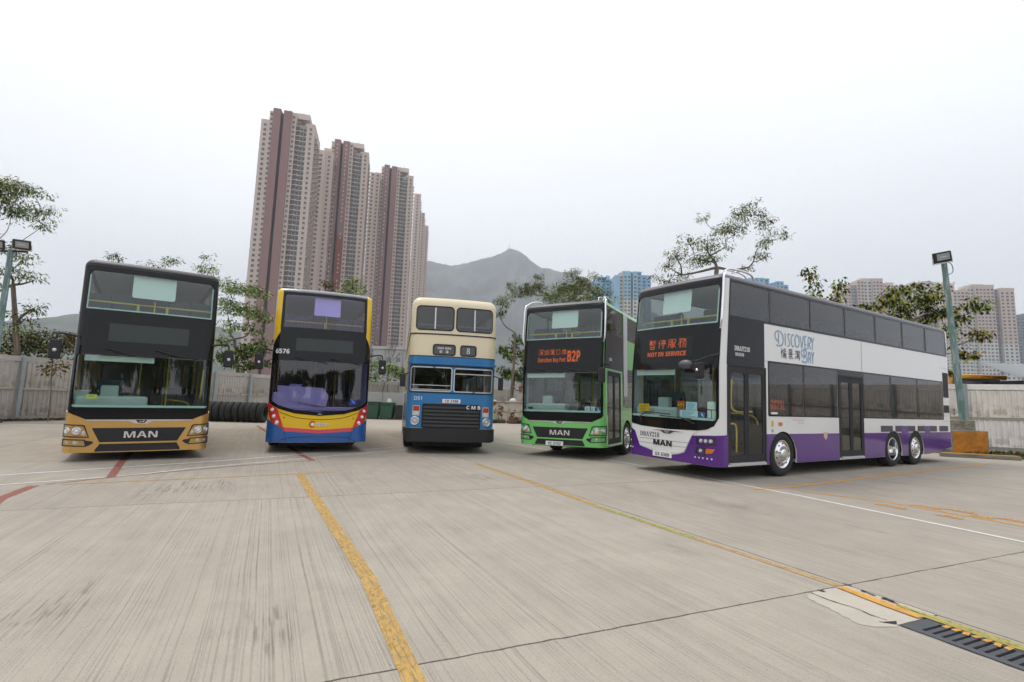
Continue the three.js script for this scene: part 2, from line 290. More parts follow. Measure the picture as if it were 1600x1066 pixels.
function mirror(b, x, y, d, g = 1, drop = 0.42) {
  const m = part('mirror', [tube([[x - g * 0.3, y, -d], [x, y + 0.02, -d + 0.1], [x + g * 0.02, y - 0.08, -d + 0.14]], 0.02), rbox(0.19, drop, 0.12, 0.04, x + g * 0.02, y - 0.1 - drop / 2, -d + 0.16)], M.dull, b);
  part('mirror_glass', rbox(0.15, drop - 0.06, 0.01, 0.004, x + g * 0.02, y - 0.1 - drop / 2, -d + 0.096), M.chrome, m);
  part('mirror_boss', new THREE.SphereGeometry(0.035, 12, 8).scale(1, 1, 0.5).translate(x + g * 0.02, y - 0.12 - drop / 2, -d + 0.225), M.silver, m);
}
// outline of the body: bottom edge with wheel arches, straight top
function outline(S, v0, v1, arches, R = 0.56, cy = 0.47, tail = v0) {
  const pts = [], k = S.sEnd, arch = (s) => { const a0 = Math.asin(clamp((v0 - cy) / R, -1, 1)); for (let i = 0; i <= 18; i++) { const a = Math.PI - a0 + (2 * a0 - Math.PI) * i / 18; pts.push([s + R * Math.cos(a), cy + R * Math.sin(a)]); } };
  const e = S.side(S.L - 1.9);
  pts.push([-k, tail], [-S.sRc, tail], [-e, v0]); for (const d of [...arches].sort((a, b) => b - a)) arch(-S.side(d));
  for (const d of [...arches].sort((a, b) => a - b)) arch(S.side(d)); pts.push([e, v0], [S.sRc, tail], [k, tail], [k, v1], [-k, v1]); return pts;
}
// ───────────── ground: earth to the horizon, the yard's concrete slabs, painted lines, drain ─────────────
structure('ground', 'earth and rough grass round the bus yard', new THREE.PlaneGeometry(3800, 2900, 1, 1).rotateX(-Math.PI / 2).translate(0, -0.09, -1150), std(col(0.085, 0.08, 0.05), 1));
// joint frame: V along the long joint (towards the camera), B across it; origin where the joints cross
const JO = [2.96, 4.69], JV = [0.42, -0.9075], JB = [0.9075, 0.42];
const yard = (b, f) => [JO[0] + JB[0] * b - JV[0] * f, JO[1] + JB[1] * b - JV[1] * f];   // b across, f away from the camera -> x, ahead
const toYard = (x, a) => { const dx = x - JO[0], da = a - JO[1]; return [dx * JB[0] + da * JB[1], -(dx * JV[0] + da * JV[1])]; };
const GT = (() => {   // raked concrete: grooves along v, 5.12 m tile
  const N = 2048, gr = new Float32Array(N), ln = new Float32Array(N);
  for (let i = 0; i < N; i++) { gr[i] = noiseT(i / N * 800, 3.3, 800, 9); ln[i] = noiseT(i / N * 560, 4.4, 560, 9); }
  const f = (i, j) => {
    const u = i / N, v = j / N, w = 5 * (noiseT(u * 5, v * 7, 5, 7) - 0.5), k = ((((i + w) | 0) % N) + N) % N, drift = 0.25 * (noiseT(u * 800, v * 9, 800, 9) - 0.5), wear = noiseT(u * 12, v * 10, 12, 10) * 0.5 + 0.5 * noiseT(u * 90, v * 50, 90, 50);
    const groove = sstep(0.55, 0.80, gr[k] + drift) * (0.25 + 1.0 * wear), deep = sstep(0.84, 0.93, ln[k]) * sstep(0.42, 0.72, noiseT(u * 230, v * 6 + 3, 230, 6)) * (0.4 + wear), grit = hash2(i, j), speck = hash2(i >> 1, (j >> 1) + 999) > 0.99 ? 1 : 0;
    return [groove, deep, grit, speck];
  };
  const color = dataTex(N, N, (i, j) => { const [g, r, t, s] = f(i, j), big = fbm(i / 90, j / 150, 3) - 0.5, L = 0.643 + 0.05 * big - 0.068 * g - 0.09 * r + 0.09 * (t - 0.5) - 0.13 * s; return [L, L * 0.947, L * 0.875]; }, true);
  const bump = dataTex(1024, 1024, (i, j) => { const [g, r, t] = f(i * 2, j * 2), L = 0.6 - 0.45 * g + 0.12 * r + 0.16 * t; return [L, L, L]; });
  for (const t of [color, bump]) t.repeat.set(1 / 5.12, 1 / 5.12);
  return { color, bump };
})();
const concrete = new THREE.MeshStandardMaterial({ color: 0xffffff, map: GT.color, bumpMap: GT.bump, bumpScale: 0.004, roughness: 0.88, vertexColors: true });
// oil, rubber and water stains lying on the yard: x, ahead, half lengths along the grooves and across, darkness
const STAINS = [[3.6, 8.2, 1.2, 0.6, 0.15], [-20, 22, 3, 2.5, 0.4], [-17, 33, 3, 3, 0.4]];
function dirt(x, a) {
  let k = 1 - 0.16 * (fbm(x * 0.33 + 40, a * 0.33, 4) - 0.45) - 0.10 * (fbm(x * 1.9, a * 1.9 + 7, 4) - 0.5) - 0.05 * (noise(x * 9, a * 9) - 0.5);
  for (const [sx, sa, l, w, d] of STAINS) { const dx = x - sx, da = a - sa; if (Math.abs(dx) + Math.abs(da) > 4.5 * Math.max(l, w)) continue; const u = (dx * JV[0] + da * JV[1]) / l, v = (dx * JB[0] + da * JB[1]) / w, q = Math.exp(-(u * u + v * v)); k *= 1 - d * q * sstep(0.3, 0.62, fbm(x * 5 + 3, a * 5, 3) * 0.6 + 0.4 * noise((dx * JB[0] + da * JB[1]) * 22, u * 2)); }
  return clamp(k, 0.25, 1.25);
}
const yardGroup = structure('concrete_yard', 'pale raked concrete yard laid in large slabs with dark joints');
function slab(b0, b1, f0, f1, tone = 1, mat = concrete, top = 0, rag = 0.009) {
  const [cx, ca] = yard((b0 + b1) / 2, (f0 + f1) / 2), far = Math.hypot(cx, ca), st = far < 9 ? 0.075 : far < 18 ? 0.22 : 0.7, nb = Math.max(2, Math.round((b1 - b0) / st)), nf = Math.max(2, Math.round((f1 - f0) / st));
  const pos = [], nor = [], uv = [], cl = [], idx = [], ou = rr(0, 5), ov = rr(0, 5), put = (b, f, y, n, k) => { const [x, a] = yard(b, f); pos.push(x, y, -a); nor.push(...n); uv.push(b + ou, f + ov); cl.push(k, k * 0.995, k * 0.985); return pos.length / 3 - 1; };
  const J = 0.008, edge = (b, f, i, j) => [b + (i === 0 ? J : i === nb ? -J : 0) + (i === 0 || i === nb ? (fbm(f * 11, b * 3, 3) - 0.5) * 2.4 * rag : 0), f + (j === 0 ? J : j === nf ? -J : 0) + (j === 0 || j === nf ? (fbm(b * 11, f * 3, 3) - 0.5) * 2.4 * rag : 0)];
  const G = []; for (let j = 0; j <= nf; j++) for (let i = 0; i <= nb; i++) { const [b, f] = edge(lerp(b0, b1, i / nb), lerp(f0, f1, j / nf), i, j), [x, a] = yard(b, f); G.push([b, f]); put(b, f, top, [0, 1, 0], dirt(x, a) * tone); }
  for (let j = 0; j < nf; j++) for (let i = 0; i < nb; i++) { const p = j * (nb + 1) + i, q = p + nb + 1; idx.push(p, p + 1, q + 1, p, q + 1, q); }
  const ring = []; for (let i = 0; i < nb; i++) ring.push(i); for (let j = 0; j < nf; j++) ring.push(j * (nb + 1) + nb); for (let i = nb; i > 0; i--) ring.push(nf * (nb + 1) + i); for (let j = nf; j > 0; j--) ring.push(j * (nb + 1));
  ring.forEach((p, i) => {
    const q = ring[(i + 1) % ring.length], [x0, a0] = yard(...G[p]), [x1, a1] = yard(...G[q]), n = new THREE.Vector3(a0 - a1, 0, x0 - x1).normalize(); if (n.x * ((x0 + x1) / 2 - cx) - n.z * ((a0 + a1) / 2 - ca) < 0) n.negate();
    const N = n.toArray(), k = [put(...G[p], top, N, 0.9), put(...G[q], top, N, 0.9), put(...G[q], -0.085, N, 0.9), put(...G[p], -0.085, N, 0.9)]; idx.push(k[0], k[2], k[1], k[0], k[3], k[2]);
  });
  const g = new THREE.BufferGeometry(); g.setAttribute('position', new THREE.Float32BufferAttribute(pos, 3)); g.setAttribute('normal', new THREE.Float32BufferAttribute(nor, 3)); g.setAttribute('uv', new THREE.Float32BufferAttribute(uv, 2)); g.setAttribute('color', new THREE.Float32BufferAttribute(cl, 3)); g.setIndex(idx);
  return part('concrete_slab', g, mat, yardGroup);
}
seed(11);
const ROW = 5.36, COLS = [-21, -10.5, 0, 8, 16, 24, 34];
for (let c = 0; c < COLS.length - 1; c++) for (let k = -3; k < 9; k++) {
  if (c === 1 && k === -1) { slab(-10.5, -0.5, -ROW, 0, 1.0); slab(-0.155, 0, -ROW, -0.68, 0.97); slab(-0.5, -0.155, -ROW, -3.4, 1); continue; }
  slab(COLS[c], COLS[c + 1], k * ROW, (k + 1) * ROW, rr(0.95, 1.04));
}
const patchMat = new THREE.MeshStandardMaterial({ color: col(0.80, 0.77, 0.71), map: dataTex(256, 256, (i, j) => { const L = 0.78 + 0.06 * (fbm(i / 40, j / 40) - 0.5) + 0.05 * (hash2(i, j) - 0.5); return [L, L * 0.975, L * 0.935]; }, true), roughness: 0.85, vertexColors: true });
slab(-0.5, 0, -0.68, 0, 1.02, patchMat, 0, 0.01);
// the smooth repair spreads in a thin skim on the slab beside it
function ribbon(pts, y = 0.004) { const g = new THREE.ShapeGeometry(new THREE.Shape(pts.map(([x, a]) => new THREE.Vector2(x, a)))); const p = g.attributes.position; for (let i = 0; i < p.count; i++) p.setXYZ(i, p.getX(i), y, -p.getY(i)); const ix = g.index.array; for (let i = 0; i < ix.length; i += 3) { const A = p.getX(ix[i]), B = p.getZ(ix[i]), C = p.getX(ix[i + 1]) - A, D = p.getZ(ix[i + 1]) - B, E2 = p.getX(ix[i + 2]) - A, F = p.getZ(ix[i + 2]) - B; if (C * F - D * E2 > 0) { const t = ix[i + 1]; ix[i + 1] = ix[i + 2]; ix[i + 2] = t; } } g.computeVertexNormals(); return g; }
{
  const pts = [[-0.49, -0.02], [-0.56, -0.04], [-0.63, -0.082], [-0.66, -0.2], [-0.70, -0.341], [-0.74, -0.48], [-0.752, -0.574], [-0.70, -0.64], [-0.636, -0.665], [-0.55, -0.70], [-0.505, -0.68]].flatMap(([b, f], i, l) => { const [b2, f2] = l[(i + 1) % l.length]; return i === l.length - 1 ? [[b, f]] : [0, 0.33, 0.66].map((t) => [lerp(b, b2, t) + 0.03 * (noise(i * 3 + t * 9, 4) - 0.5), lerp(f, f2, t)]); }).map(([b, f]) => yard(b, f));
  const g = ribbon(pts, 0.003); g.setAttribute('color', new THREE.Float32BufferAttribute(new Array(g.attributes.position.count * 3).fill(0.98), 3));
  structure('concrete_repair', 'pale smooth cement skim beside the drain', g, patchMat);
}
// cracks as dark, ragged, filled lines in the repair
const crackMat = std(col(0.03, 0.028, 0.027), 0.95);
function crack(pts, w, y = 0.0065) { const l = [], r = []; for (let i = 0; i < pts.length - 1; i++) for (let t = 0; t < 8; t++) { const b = lerp(pts[i][0], pts[i + 1][0], t / 8), f = lerp(pts[i][1], pts[i + 1][1], t / 8), k = w * (0.25 + 1.2 * noise(b * 31 + 5, f * 31)), o = 0.012 * (noise(b * 14, f * 14 + 50) - 0.5); l.push(yard(b - k + o, f + o)); r.push(yard(b + k + o, f + o)); } return ribbon([...l, ...r.reverse()], y); }
structure('crack', 'dark cracks in the cement repair beside the drain', merge([crack([[-0.50, -0.02], [-0.52, -0.2], [-0.49, -0.34], [-0.51, -0.5], [-0.50, -0.62]], 0.005), crack([[-0.40, -0.50], [-0.33, -0.49]], 0.005), crack([[-0.58, -0.60], [-0.50, -0.67], [-0.44, -0.64]], 0.01), crack([[-0.38, -0.0], [-0.36, -0.06]], 0.012), crack([[-0.03, -0.14], [-0.04, -0.2], [-0.05, -0.27]], 0.014), crack([[-0.035, -0.31], [-0.05, -0.38], [-0.075, -0.46]], 0.022), crack([[0.0, 0.03], [0.004, -0.05]], 0.01)]), crackMat);
// oil and rubber left in the grooves: thin films with ragged, streaked outlines
const filmTex = [0, 1, 2].map((n) => dataTex(256, 256, (i, j) => { const u = (i / 255 - 0.5) * 2, v = (j / 255 - 0.5) * 2, blob = 1.1 - Math.hypot(u, v) + 0.9 * (fbm(i / 34 + n * 9, j / 34, 4) - 0.5), st = sstep(0.50, 0.72, 0.55 * noise(i / 2.6 + n * 50, j / 60) + 0.45 * fbm(i / 9 + n * 7, j / 26, 3)); return [0.23, 0.22, 0.215, clamp(sstep(0.2, 0.9, blob) * st * 0.24)]; }, true));
const films = filmTex.map((map) => new THREE.MeshStandardMaterial({ map, transparent: true, roughness: 0.75 }));
[[-5.25, 8.1, 0.6, 1.1], [-4.75, 8.55, 0.55, 0.9], [-1.5, 3.5, 0.42, 0.7], [-3.1, 3.7, 0.4, 0.7], [1.8, 5.6, 0.25, 0.35], [-0.6, 10.4, 0.7, 0.9], [3.4, 8.3, 0.5, 1.3], [-6.6, 5.6, 0.6, 0.8], [4.6, 6.9, 0.35, 0.5], [2.2, 9.2, 0.5, 0.9]].forEach(([x, a, w, l], i) => {
  const g = new THREE.PlaneGeometry(w * 2, l * 2).rotateX(-Math.PI / 2).rotateY(Math.atan2(JV[0], -JV[1]) * 1).translate(x, 0.0032 + i * 0.00006, -a); structure('oil_stain', 'dark streaked stain in the grooves of the concrete', g, films[i % 3]);
});
// painted lines, worn through in streaks
function wornTex(rgb, keep, dark) {
  return dataTex(512, 512, (i, j) => { const s = 0.55 * noise(i / 3.2, j / 50) + 0.45 * fbm(i / 12, j / 34 + 40, 4), g = hash2(i, j), a = sstep(keep - 0.12, keep + 0.10, 1 - Math.abs(s - 0.5) * 1.5 + 0.22 * (g - 0.5)), m = dark * 0.5 * sstep(0.55, 0.75, fbm((i + j * 0.6) / 26, (j - i * 0.5) / 6, 3)) + 0.10 * (g - 0.5) + 0.12 * (fbm(i / 20, j / 20, 3) - 0.5); return [rgb[0] * (1 - m), rgb[1] * (1 - m), rgb[2] * (1 - m), a * 0.93]; }, true);
}
const lineMat = (rgb, keep, dark) => new THREE.MeshStandardMaterial({ map: wornTex(rgb, keep, dark), transparent: true, roughness: 0.8 });
const LINE = { yellow: lineMat([0.74, 0.60, 0.34], 0.68, 0.35), gold: lineMat([0.82, 0.61, 0.28], 0.45, 0.25), faded: lineMat([0.74, 0.61, 0.42], 0.70, 0.2), lime: lineMat([0.66, 0.62, 0.33], 0.64, 0.5), white: lineMat([0.88, 0.875, 0.86], 0.30, 0.08), faint: lineMat([0.86, 0.85, 0.83], 0.4, 0.08), red: lineMat([0.60, 0.35, 0.30], 0.70, 0.2), orange: lineMat([0.80, 0.58, 0.32], 0.72, 0.2) };
function strip(pts, w, y = 0.004) {   // a painted line of even width through ground points
  const l = [], r = [], uvs = []; let len = 0;
  pts.forEach((p, i) => { const q = pts[Math.max(0, i - 1)], n = pts[Math.min(pts.length - 1, i + 1)], dx = n[0] - q[0], da = n[1] - q[1], d = Math.hypot(dx, da), k = (Array.isArray(w) ? w[i] : w) / 2; if (i) len += Math.hypot(p[0] - pts[i - 1][0], p[1] - pts[i - 1][1]); l.push([p[0] - da / d * k, p[1] + dx / d * k]); r.push([p[0] + da / d * k, p[1] - dx / d * k]); uvs.push([len, k]); });
  const pos = [], uv = [], idx = []; pts.forEach((_, i) => { pos.push(l[i][0], y, -l[i][1], r[i][0], y, -r[i][1]); uv.push(-uvs[i][1] / 0.9, uvs[i][0] / 1.6, uvs[i][1] / 0.9, uvs[i][0] / 1.6); if (i) { const a = i * 2 - 2; idx.push(a, a + 1, a + 3, a, a + 3, a + 2); } });
  const g = new THREE.BufferGeometry(); g.setAttribute('position', new THREE.Float32BufferAttribute(pos, 3)); g.setAttribute('uv', new THREE.Float32BufferAttribute(uv, 2)); g.setAttribute('normal', new THREE.Float32BufferAttribute(pos.map((_, i) => i % 3 === 1 ? 1 : 0), 3)); g.setIndex(idx); return g;
}
structure('yellow_line', 'worn yellow line running up the middle of the foreground', strip([[-0.38, 2.72], [-0.47, 2.95], [-1.12, 4.47], [-3.99, 10.16]], [0.12, 0.12, 0.125, 0.15]), LINE.yellow);
structure('yellow_line', 'faded yellow line beside the long slab joint', strip([yard(-0.10, 0.02), yard(-0.11, 0.8), yard(-0.12, 1.65)], 0.085), LINE.faded);
structure('yellow_line', 'lime stained stretch of the line beside the slab joint', strip([yard(-0.12, 1.65), yard(-0.14, 2.8), yard(-0.16, 3.6)], 0.1), LINE.lime);
structure('yellow_line', 'far end of the line beside the slab joint', strip([[1.3, 7.95], [0.6, 9.6], [-0.75, 12.5]], 0.11), LINE.yellow);
structure('yellow_line', 'bright yellow line crossing the repair to the drain', strip([yard(-0.125, -0.02), yard(-0.17, -0.4), yard(-0.205, -0.67)], [0.085, 0.11, 0.07], 0.0085), LINE.gold);
structure('yellow_line', 'green and yellow mottled paint along the top edge of the drain', strip([yard(-0.09, -0.44), yard(-0.125, -0.68), yard(-0.12, -1.0), yard(-0.13, -3.2)], [0.03, 0.10, 0.11, 0.11], 0.0085), LINE.lime);
structure('yellow_line', 'faint cross line on the left half of the yard', strip([[-6.92, 8.26], [-5.45, 9.18], [-3.96, 10.17], [-3.4, 10.5]], 0.09), LINE.faded);
structure('yellow_line', 'yellow bay line beside the purple and white bus', strip([[4.6, 9.95], [5.43, 10.31], [15.5, 17.0]], 0.1), LINE.gold);
structure('yellow_line', 'yellow line at the right edge behind the white line', strip([[5.5, 9.9], [6.45, 8.99], [7.15, 7.35], [7.6, 6.3]], 0.08), LINE.gold);
structure('white_line', 'white line crossing the left of the yard, far one of two', strip([[-8.9, 8.4], [-8.49, 8.9], [-6.28, 11.71], [-3.29, 16.47]], 0.07), LINE.white);
structure('white_line', 'white line crossing the left of the yard, near one of two', strip([[-8.2, 7.5], [-7.66, 8.05], [-6.6, 9.3], [-6.2, 10.3], [-2.94, 15.7]], 0.06), LINE.faint);
structure('white_line', 'white line from the green bus to the right edge', strip([[-0.48, 19.75], [2.98, 13.98], [5.15, 9.36], [6.22, 6.46], [6.6, 5.6]], 0.07), LINE.white);
structure('red_line', 'red line at the left edge of the yard', strip([[-6.3, 6.5], [-6.72, 7.1], [-7.17, 8.08]], 0.14), LINE.red);
structure('red_line', 'short red line before the gold bus', strip([[-6.75, 9.05], [-7.95, 10.9], [-9.5, 13.4]], 0.13), LINE.red);
structure('red_line', 'thin red line along the near white line', strip([[-7.1, 8.2], [-6.7, 9.1], [-5.59, 10.9], [-4.5, 12.2]], 0.04, 0.006), LINE.red);
structure('red_line', 'red line running back under the yellow bus', strip([[-4.5, 12.2], [-5.2, 13.3], [-12, 25]], 0.13), LINE.red);
structure('yellow_line', 'worn yellow marks at the right edge of the yard', merge([[6.75, 8.6, 0.45], [7.05, 8.35, 0.5], [6.15, 8.55, 0.5], [7.0, 7.9, 0.35], [7.3, 7.75, 0.4], [6.5, 7.85, 0.35]].flatMap(([x, a, l], i) => [strip([[x - JV[0] * l * 0.5, a - JV[1] * l * 0.5], [x + JV[0] * l * 0.5, a + JV[1] * l * 0.5]], 0.07, 0.006), ...[-0.14, -0.05, 0.05, 0.14].map((k) => strip([[x - JV[0] * k * 2 * l, a - JV[1] * k * 2 * l], [x - JV[0] * k * 2 * l + JB[0] * 0.2, a - JV[1] * k * 2 * l + JB[1] * 0.2]], 0.045, 0.006))])), LINE.orange);
{ // slotted drain along the long joint
  const t = thing('drain_grating', 'grey slotted steel drain grating at the lower right corner', 'drain grating', null, [0, 0, 0]), iron = std(col(0.10, 0.105, 0.115), 0.6, { metalness: 0.5, bumpMap: dataTex(128, 128, () => { const v = rnd(); return [v, v, v]; }), bumpScale: 0.002 });
  const q = (b0, b1, f0, f1, y0, y1) => { const g = new THREE.BoxGeometry(b1 - b0, y1 - y0, f1 - f0), [x, a] = yard((b0 + b1) / 2, (f0 + f1) / 2); return g.rotateY(Math.atan2(JV[0], -JV[1])).translate(x, (y0 + y1) / 2, -a); };
  const L = -3.4, s = -0.69; part('channel', [q(-0.49, -0.16, L, s, -0.088, -0.075)], M.under, t);
  part('frame', [q(-0.49, -0.435, L, s - 0.004, -0.07, 0.003), q(-0.2, -0.163, L, s - 0.004, -0.07, 0.003), q(-0.435, -0.2, s - 0.1, s - 0.004, -0.07, 0.003)], iron, t);
  for (let i = 0; i < 40; i++) { const f = s - 0.124 - i * 0.057; if (f < L + 0.05) break; part('bar', q(-0.435, -0.2, f - 0.034, f, -0.05, 0.002), iron, t); }
  parts('edge_paint', [0, 1, 2, 3, 4, 5, 6, 8, 9, 12].map((i) => strip([yard(-0.19 - 0.02 * hash2(i, 3), s - 0.124 - i * 0.057), yard(-0.20, s - 0.158 - i * 0.057)], [0.07, 0.06 + 0.04 * hash2(i, 7)], 0.0055)), LINE.gold, t);
  const lit = []; seed(5); for (let i = 0; i < 60; i++) { const [x, a] = yard(rr(-0.42, -0.21), rr(L, s - 0.1)); lit.push(new THREE.CircleGeometry(rr(0.006, 0.014), 5).rotateX(-1.4 + rr(-0.3, 0.3)).translate(x, -0.062 + rr(0, 0.02), -a)); } tag(part('leaf_litter', lit, std(col(0.12, 0.07, 0.03), 0.9, { side: THREE.DoubleSide }), t), null, null, null, 'stuff');
}
// ───────────── hills ─────────────
function hill(name, label, pts, ahead, depth, c) {   // a ridge whose crest passes the given picture points
  const crest = pts.map(([px, py]) => at(px, py, ahead)), n = 150, R = 40, pos = [], cl = [], idx = [];
  for (let j = 0; j <= R; j++) for (let i = 0; i <= n; i++) {
    const t = i / n * (crest.length - 1), k = Math.min(crest.length - 2, Math.floor(t)), u = t - k, x = lerp(crest[k][0], crest[k + 1][0], u), h = lerp(crest[k][1], crest[k + 1][1], u), q = j / R * 1.35;
    const rise = q < 1 ? Math.pow(Math.sin(q * Math.PI / 2), 1.25) : 1 - (q - 1) * 0.9, gul = Math.abs(fbm(x / 160 + 3, q * 3.1, 4) - 0.5) * 2, z = ahead - depth * (1 - q), sc = z / ahead;
    const y = h * rise * (q > 0.98 && q < 1.02 ? 1 : 1 - 0.30 * (1 - gul) * Math.sin(Math.min(q, 1) * Math.PI)) + (hash2(i, j) - 0.5) * h * 0.008 * (q < 1 ? 1 : 0);
    pos.push(x * lerp(sc, 1, 0.5), y - 2, -z); const g = fbm(x / 60, q * 22, 4), v = 0.9 + 0.7 * (g - 0.5), rock = sstep(0.56, 0.7, fbm(x / 35 + 9, q * 30 + 4, 4)); cl.push(lerp(c[0] * v, 0.32, rock * 0.22), lerp(c[1] * v, 0.30, rock * 0.22), lerp(c[2] * v, 0.27, rock * 0.22));
    if (i < n && j < R) { const a = j * (n + 1) + i; idx.push(a, a + 1, a + n + 2, a, a + n + 2, a + n + 1); }
  }
  const g = new THREE.BufferGeometry(); g.setAttribute('position', new THREE.Float32BufferAttribute(pos, 3)); g.setAttribute('color', new THREE.Float32BufferAttribute(cl, 3)); g.setIndex(idx); g.computeVertexNormals();
  return structure(name, label, g, std(0xffffff, 1, { vertexColors: true }));
}
hill('mountain', 'hazy grey mountain with a mast on its peak', [[380, 520], [470, 470], [560, 432], [630, 405], [670, 407], [703, 413.5], [734, 410.5], [763, 401], [785, 394], [797, 390], [808, 392], [819, 399], [833, 410.5], [844, 416], [857, 417.5], [872, 422], [898, 427], [925, 440], [955, 452], [990, 470], [1030, 492], [1080, 520], [1150, 560]], 2000, 1150, [0.13, 0.135, 0.13]);
hill('low_hill', 'low hazy wooded hill beyond the left fence', [[-120, 520], [0, 500], [68, 495.5], [99, 493], [116, 489], [170, 484], [260, 490], [330, 505], [390, 520], [450, 545]], 950, 420, [0.085, 0.10, 0.08]);
{
  const [x, y, z] = at(796, 389.5, 2000), t = thing('antenna_mast', 'tiny antenna mast on the mountain peak', 'mast', null, [x, y - 6, z]), m = std(col(0.5, 0.5, 0.5), 0.6);
  part('mast', [cyl(1.6, 0.7, 24, 0, 12, 0, 8), cyl(0.4, 0.3, 14, 0, 30, 0, 8)], m, t); part('building', [box(16, 7, 9, 0, 3.5, 0), box(6, 4, 6, -9, 2, 0)], m, t); part('drum', [cyl(2.2, 2.2, 3, 0, 21, 0, 12)], m, t);
}
// ───────────── tower blocks ─────────────
const FLOOR = 2.75;
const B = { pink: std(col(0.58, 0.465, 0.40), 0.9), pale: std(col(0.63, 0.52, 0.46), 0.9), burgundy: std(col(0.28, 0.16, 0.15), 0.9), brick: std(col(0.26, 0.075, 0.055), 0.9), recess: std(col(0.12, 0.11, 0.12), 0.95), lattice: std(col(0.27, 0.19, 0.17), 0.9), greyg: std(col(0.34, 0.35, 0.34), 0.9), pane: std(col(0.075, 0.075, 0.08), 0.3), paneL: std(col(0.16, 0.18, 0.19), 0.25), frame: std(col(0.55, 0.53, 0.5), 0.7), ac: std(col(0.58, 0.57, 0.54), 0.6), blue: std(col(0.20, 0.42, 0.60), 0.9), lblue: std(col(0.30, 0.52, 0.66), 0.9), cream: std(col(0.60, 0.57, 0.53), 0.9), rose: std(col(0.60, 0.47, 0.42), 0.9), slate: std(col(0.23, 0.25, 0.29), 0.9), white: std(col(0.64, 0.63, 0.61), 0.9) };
// bays: [x0, x1, how far it stands forward, height, material, { w: window columns, ac, lat, bay }]
function block(name, label, group, pos, turn, bays, depth, o = {}) {
  const t = thing(name, label, 'tower block', group, pos, turn), panes = [], light = [], trim = [], acs = []; seed(o.seed ?? 3);
  for (const [x0, x1, fwd, h, mat, f = {}] of bays) {
    const low = f.low ?? 0;   // the bottom part may wear another paint
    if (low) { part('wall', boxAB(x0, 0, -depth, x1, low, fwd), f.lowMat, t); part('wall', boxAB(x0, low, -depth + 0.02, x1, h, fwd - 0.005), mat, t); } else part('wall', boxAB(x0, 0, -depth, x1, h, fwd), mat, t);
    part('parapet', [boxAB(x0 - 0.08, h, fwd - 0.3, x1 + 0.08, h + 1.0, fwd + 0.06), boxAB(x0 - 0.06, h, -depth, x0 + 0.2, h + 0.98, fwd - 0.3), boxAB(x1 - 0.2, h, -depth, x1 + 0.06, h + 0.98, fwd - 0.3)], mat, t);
    for (let y = (o.from ?? 8); y < h - 2.2; y += FLOOR) {
      for (const [c, w, hh] of f.w ?? []) {
        (rnd() < 0.2 ? light : panes).push(boxAB(c - w / 2, y + 0.9, fwd - 0.3, c + w / 2, y + 0.9 + hh, fwd + 0.03));
        trim.push(boxAB(c - w / 2 - 0.15, y + 0.9 + hh, fwd, c + w / 2 + 0.15, y + 1.02 + hh, fwd + 0.32), boxAB(c - w / 2 - 0.1, y + 0.75, fwd, c + w / 2 + 0.1, y + 0.88, fwd + 0.22), boxAB(c - 0.03, y + 0.9, fwd, c + 0.03, y + 0.9 + hh, fwd + 0.05));
        if (rnd() < (f.ac ?? 0.25)) acs.push(boxAB(c - 0.35, y + 0.25, fwd, c + 0.35, y + 0.72, fwd + 0.4));
      }
      if (f.lat) { panes.push(boxAB(x0 + 0.15, y + 0.6, fwd - 0.2, x1 - 0.15, y + 2.1, fwd + 0.02)); trim.push(boxAB(x0, y, fwd, x1, y + 0.35, fwd + 0.9)); }
      if (f.slab) { panes.push(boxAB(x0 + 0.2, y + 0.8, fwd - 0.2, (x0 + x1) / 2 - 0.2, y + 2.3, fwd + 0.03)); panes.push(boxAB((x0 + x1) / 2 + 0.2, y + 0.8, fwd - 0.2, x1 - 0.2, y + 2.3, fwd + 0.03)); trim.push(boxAB(x0, y, fwd, x1, y + 0.3, fwd + 0.7)); if (rnd() < 0.75) acs.push(boxAB(x0 + 0.2, y + 0.3, fwd + 0.05, x0 + 0.95, y + 0.85, fwd + 0.5)); if (rnd() < 0.6) acs.push(boxAB(x1 - 0.9, y + 0.3, fwd + 0.05, x1 - 0.2, y + 0.8, fwd + 0.5)); }
      if (f.dots && rnd() < 0.8) acs.push(boxAB((x0 + x1) / 2 - 0.3, y + 0.6, fwd, (x0 + x1) / 2 + 0.35, y + 1.3 + rnd() * 0.4, fwd + 0.3));
    }
  }
  const S = o.side;   // a flank facing +x: windows and ledges
  if (S) for (let y = o.from ?? 8; y < S.h - 2; y += FLOOR) for (let z = -2.2, i = 0; z > -depth + 1; z -= 3.1, i++) {
    panes.push(boxAB(S.x - 0.3, y + 0.7, z - 0.95, S.x + 0.03, y + 2.1, z + 0.75)); trim.push(boxAB(S.x, y + 0.1, z - 1.2, S.x + (i % 2 ? 0.5 : 0.95), y + 0.32, z + 1.0)); if (rnd() < 0.6) acs.push(boxAB(S.x, y + 0.32, z - 0.5, S.x + 0.5, y + 0.85, z + 0.3));
  }
  if (o.left) for (let y = o.from ?? 8; y < o.left.h - 2; y += FLOOR) for (let z = -2.5; z > -depth + 1; z -= 4) panes.push(boxAB(o.left.x - 0.03, y + 0.9, z - 0.7, o.left.x + 0.3, y + 2.0, z + 0.7));
  const stuff = (n, l, m) => l.length && tag(part(n, l, m, t), null, null, null, 'stuff');
  stuff('window', panes, B.pane); stuff('window', light, B.paneL); stuff('window_ledge', trim, o.trim ?? B.pink); stuff('air_conditioner', acs, B.ac);
  for (const [x, h, w, d, hh, m] of o.roof ?? []) part('roof_house', [boxAB(x - w / 2, h, -d - 3, x + w / 2, h + hh, -3)], m ?? B.pale, t);
  for (const [x, h, l] of o.poles ?? []) part('roof_pole', cyl(0.12, 0.08, l, x, h + l / 2, -4, 6), B.greyg, t);
  return t;
}
